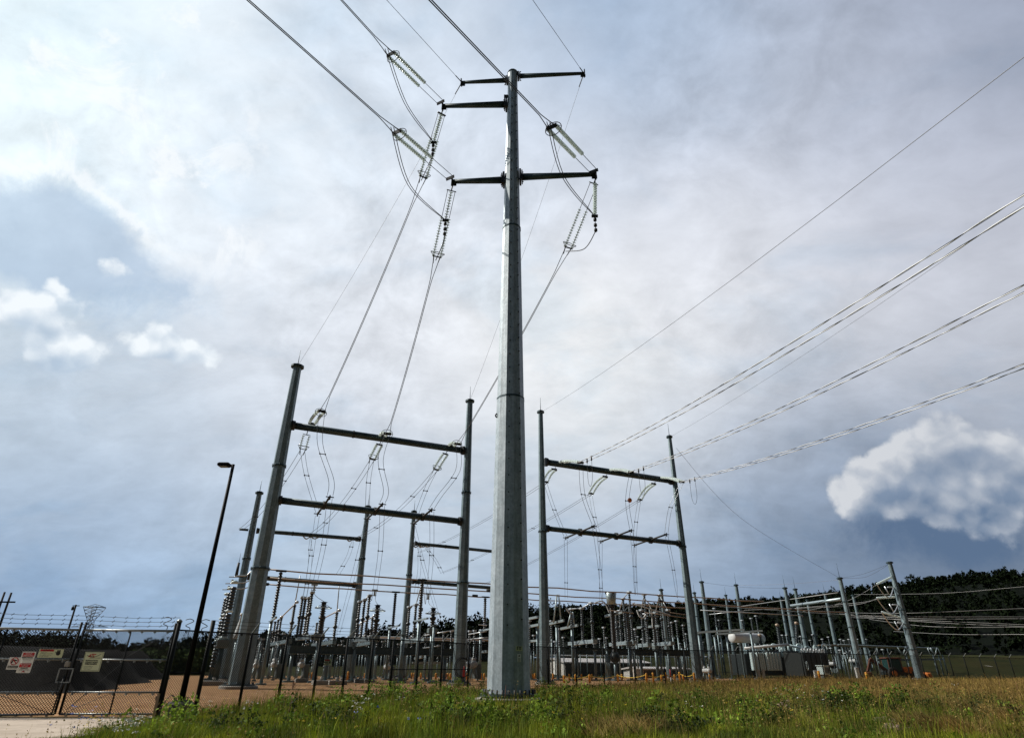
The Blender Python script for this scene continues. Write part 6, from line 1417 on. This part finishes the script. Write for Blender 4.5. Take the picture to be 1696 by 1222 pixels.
for i, (px, py, Y, r) in enumerate(TR):
    p = atY(px, py, Y); g = float(zf(p.x, Y)) if Y < 150 else float(zf(p.x, 130))+3; t = thing('tree', 'dark bushy tree on the skyline beyond the yard, %s from left' % ORD[i], 'tree', V((p.x, Y, g)), 'skyline trees beyond the yard'); h = p.z-g
    q = MB(); q.tube(V((p.x, Y, g-.2)), V((p.x, Y, g+h*.6)), .28, .12, 7)
    for k_ in range(4): an = k_*1.7; q.tube(V((p.x, Y, g+h*(.3+.07*k_))), V((p.x+math.cos(an)*r*.5, Y+math.sin(an)*r*.5, g+h*(.5+.08*k_))), .1, .04, 5)
    q.build('trunk', 'bark', t)
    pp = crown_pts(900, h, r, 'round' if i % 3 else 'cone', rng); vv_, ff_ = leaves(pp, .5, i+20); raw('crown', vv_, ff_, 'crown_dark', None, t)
# ------------------------------------------------------------------ vegetation of the verge
def fence_y(x): return np.interp(x, fxs, fys)
def patch(x, y, s=1.0): return .5+.5*np.sin(x*.8*s+1.7*np.sin(y*.5*s))*np.cos(y*.9*s+1.1*np.sin(x*.6*s))
def blades(n, y0, y1, hmin, hmax, w0, seed, power=1.0, lean=.35, dens=None, over=.6):
    r_ = np.random.default_rng(seed); y = y0+(y1-y0)*r_.random(n*3)**power; x = (r_.random(n*3)*2-1)*(y*.80+1.5)
    ok = (x > xedge(y)+.1*r_.random(n*3)) & ((y < fence_y(x)+over) & (x > fxs[0]-.6) | (y < 19.7)) & ((x-mx_)**2+(y-MY)**2 > 1.35**2)
    if dens is not None: ok &= r_.random(n*3) < dens(x, y)
    x, y = x[ok][:n], y[ok][:n]; n = len(x); z = gzv(x, y)-.02
    pt = patch(x, y)*.6+.4*patch(x+9, y-4, 2.6); h = (hmin+(hmax-hmin)*r_.random(n)**1.4)*(.28+.95*pt)
    edge = np.clip((x-xedge(y))/1.5, .45, 1); h = h*edge
    az = r_.random(n)*2*math.pi; ln = lean*r_.random(n)*h; faz = r_.random(n)*math.pi
    w_ = w0*(.7+.6*r_.random(n))*np.clip(y/16, .8, 3.2)
    dx, dy = np.cos(faz)*w_/2, np.sin(faz)*w_/2; lx, ly = np.cos(az)*ln, np.sin(az)*ln
    V_ = np.zeros((n, 5, 3))
    V_[:, 0] = np.stack([x-dx, y-dy, z], 1); V_[:, 1] = np.stack([x+dx, y+dy, z], 1)
    V_[:, 2] = np.stack([x-dx*.8+lx*.35, y-dy*.8+ly*.35, z+h*.55], 1); V_[:, 3] = np.stack([x+dx*.8+lx*.35, y+dy*.8+ly*.35, z+h*.55], 1)
    V_[:, 4] = np.stack([x+lx, y+ly, z+h], 1)
    b = np.arange(n)[:, None]*5; F_ = np.concatenate([b+[0, 1, 3], b+[0, 3, 2], b+[2, 3, 4]]); return V_.reshape(-1, 3), F_
def stuff(name, mt, *sets):
    off = 0; VV = []; FF = []
    for a, b in sets: VV.append(a); FF.append(b+off); off += len(a)
    return raw(name, np.concatenate(VV), np.concatenate(FF), mt, 'stuff')
stuff('grass', 'grass_blade', blades(150000, 10.5, 20, .08, .30, .010, 1, 1, .8), blades(130000, 19, 38, .10, .40, .012, 2, .8, .7), blades(70000, 36, 84, .18, .52, .016, 3, .8, over=1.5))
def tallp(x, y): return np.clip((patch(x+3, y+7, .7)-.45)*2.2, 0, 1)
stuff('tall_grass', 'grass_blade', blades(16000, 11, 36, .35, .75, .012, 4, 1, .5, tallp))
def dryd(x, y): return .12+.88*np.clip((x-1)/14, 0, 1)*(.3+.7*patch(x-2, y+1, .9))
sv, sf = blades(26000, 10.5, 60, .35, .78, .007, 5, .9, .3, dryd, 1.2)
# seed heads on the stalk tips
tips = sv.reshape(-1, 5, 3)[:, 4]; rr_ = np.random.default_rng(9); sel = rr_.random(len(tips)) < .8; tp_ = np.repeat(tips[sel], 3, axis=0)+rr_.normal(size=(sel.sum()*3, 3))*np.array([.012, .012, .045])
hv, hf = leaves(tp_, .022, 8); stuff('seed_stalks', 'seed_stalk', (sv, sf), (hv, hf))
# broad-leaved weeds
def weed_pts(spots, seed):
    r_ = np.random.default_rng(seed); out = []
    for (x, y, r, h, n) in spots:
        k = r_.integers(3, 7); cs = np.stack([r_.normal(size=k)*r*.5, r_.normal(size=k)*r*.5], 1); w_ = r_.integers(0, k, n); t = r_.random(n)
        q_ = np.stack([x+cs[w_, 0]+r_.normal(size=n)*.07, y+cs[w_, 1]+r_.normal(size=n)*.07, gz(x, y)+h*t*(.6+.4*(w_ % 3)/2)], 1); out.append(q_)
    return np.concatenate(out)
spots = []
def at_g(px, py, hh=.15):
    # ground point behind a pixel of the verge
    d = ray(px, py); t = None
    for k_ in range(900):
        y = 10.5+k_*.09; p = EYEP+d*(y/d.y)
        if p.z < gz(p.x, p.y)+hh: return p
    return p
for (px, py, n_) in ((660, 1146, 9), (690, 1150, 8), (730, 1146, 6), (640, 1158, 5), (780, 1140, 3), (905, 1142, 5), (960, 1150, 5), (1010, 1155, 4), (1310, 1145, 4), (1300, 1160, 3), (1160, 1165, 4), (560, 1165, 4), (480, 1168, 3), (760, 1180, 5), (820, 1190, 4), (900, 1190, 3), (1100, 1190, 3), (1200, 1140, 3), (1340, 1150, 4), (1500, 1170, 3), (300, 1190, 3), (1420, 1160, 4), (1250, 1190, 3), (1560, 1155, 3)):
    for _ in range(n_):
        p = at_g(px+rng.normal()*16, py+rng.normal()*4); spots.append((p.x, p.y, .28, .42+.38*rng.random(), 130))
for _ in range(260):
    y = 11+24*rng.random()**.8; x = rng.uniform(-1, 1)*y*.8
    if x > xedge(y)+.6 and y < fence_y(x)-.3 or (y < 19 and x > xedge(y)+.5): spots.append((x, y, .16, .15+.3*rng.random(), 45))
wp = weed_pts(spots, 31); wv, wf = leaves(wp, .055, 33); stuff('weeds', 'weed_leaf', (wv, wf))
spots = []
for (px, py, n_, sp_) in ((1180, 1152, 8, 26), (1150, 1163, 6, 20), (1340, 1160, 10, 40), (1500, 1158, 12, 50), (1600, 1166, 9, 40), (1430, 1168, 8, 40), (1050, 1160, 5, 30), (950, 1165, 5, 30), (760, 1190, 5, 30), (870, 1185, 4, 30), (560, 1185, 4, 30), (1650, 1185, 6, 30), (1300, 1185, 6, 50), (1120, 1195, 5, 40), (880, 1146, 5, 14), (770, 1148, 5, 14), (1000, 1145, 4, 20), (400, 1190, 3, 25)):
    for _ in range(n_):
        p = at_g(px+rng.normal()*sp_, py+rng.normal()*5); spots.append((p.x, p.y, .42, .22+.26*rng.random(), 170))
bv, bf = leaves(weed_pts(spots, 35), .045, 36); stuff('brambles', 'bramble', (bv, bf))
# flowers
def flowers(name, mt, groups, size, seed):
    r_ = np.random.default_rng(seed); P_ = []
    for (px, py, s, n) in groups:
        for _ in range(n):
            p = at_g(px+r_.normal()*s, py+r_.normal()*s*.35, .3); h = .28+.2*r_.random(); c = np.array([p.x, p.y, gz(p.x, p.y)+h]); k = 7
            P_.append(c+r_.normal(size=(k, 3))*np.array([.035, .035, .012])*size/.03)
    a, b = leaves(np.concatenate(P_), size, seed); stuff(name, mt, (a, b))
flowers('white_wildflowers', 'petal_white', ((215, 1203, 16, 30), (195, 1212, 12, 10), (345, 1168, 4, 5), (412, 1176, 8, 8), (428, 1150, 3, 3), (590, 1175, 8, 14), (605, 1166, 3, 6), (665, 1158, 4, 5), (1585, 1137, 4, 8), (1330, 1150, 18, 12), (1290, 1146, 12, 6), (1370, 1160, 16, 6), (1150, 1168, 20, 5), (700, 1200, 200, 5)), .017, 41)
flowers('yellow_wildflowers', 'petal_yellow', ((165, 1198, 22, 18), (900, 1150, 30, 10), (560, 1190, 90, 12), (1000, 1160, 60, 10), (1250, 1160, 40, 10)), .016, 42)
flowers('blue_wildflowers', 'petal_blue', ((120, 1198, 18, 8), (160, 1190, 12, 6), (700, 1185, 60, 4)), .02, 43)
# dry brush ridges on the right
def brush(spans, seed):
    r_ = np.random.default_rng(seed); A_ = []
    for (pa, ya, pb, yb, n) in spans:
        for _ in range(n):
            t = r_.random(); p = at_g(pa+(pb-pa)*t+r_.normal()*4, ya+(yb-ya)*t+r_.normal()*2.5, .1); base_ = np.array([p.x, p.y, gz(p.x, p.y)])
            for _k in range(3):
                an = r_.random()*2*math.pi; L = .25+.45*r_.random(); tip = base_+np.array([math.cos(an)*L*.8, math.sin(an)*L*.6, .1+.35*r_.random()]); s = np.array([.012, 0, .012]); A_.append(np.stack([base_-s, base_+s, tip]))
    A_ = np.array(A_); return A_.reshape(-1, 3), np.arange(len(A_)*3).reshape(-1, 3)
stuff('dry_brush', 'seed_stalk', brush(((1130, 1158, 1200, 1150, 500), (1440, 1150, 1560, 1165, 800), (1560, 1165, 1690, 1195, 600), (1280, 1150, 1340, 1148, 200), (1500, 1200, 1620, 1215, 700), (980, 1215, 1100, 1205, 300)), 51))
# dock plants: single dark brown stalks
for i, (px, py, hh, lab) in enumerate(((835, 1170, .62, 'just in front of the big pole\'s foot'), (1660, 1150, .7, 'near the right edge'), (1688, 1152, .7, 'at the right edge, the outermost'), (476, 1190, .55, 'low at left before the fence'), (664, 1172, .6, 'among weeds left of the big pole'), (1518, 1146, .6, 'far right before the rightmost pole'))):
    p = at_g(px, py, .05); g = gz(p.x, p.y); t = thing('dock_plant', 'dark brown seeded dock stalk ' + lab, 'plant', V((p.x, p.y, g)), 'brown dock stalks')
    q = MB(); q.tube(V((p.x, p.y, g)), V((p.x+.05, p.y, g+hh)), .012, .006, 5); q.build('stem', 'rust', t)
    pp = np.stack([p.x+.05+rng.normal(size=120)*.035, p.y+rng.normal(size=120)*.035, g+hh*(.45+.55*rng.random(120))], 1); a, b = leaves(pp, .03, 60+i); raw('seed_head', a, b, 'rust', None, t)
# rubble
rk = MB()
for (px, py, s, n_) in ((1280, 1167, 14, 20), (1495, 1205, 22, 22), (1300, 1172, 10, 8)):
    for _ in range(n_):
        p = at_g(px+rng.normal()*s, py+rng.normal()*s*.25, .05); r = .05+.09*rng.random(); c = V((p.x, p.y, gz(p.x, p.y)+r*.5+.06))
        rk.lathe(c-V((0, 0, r)), V((rng.normal()*.3, rng.normal()*.3, 1)), [(0, r*.4), (r*.4, r*1.1), (r*1.1, r), (r*1.6, r*.3)], 6, False)
o = rk.build('rubble', 'rubble_stone', None, (0, 0, 0)); o['kind'] = 'stuff'
for o in list(C.objects):
    if '_o' in o: del o['_o']
    if '_x' in o: del o['_x']
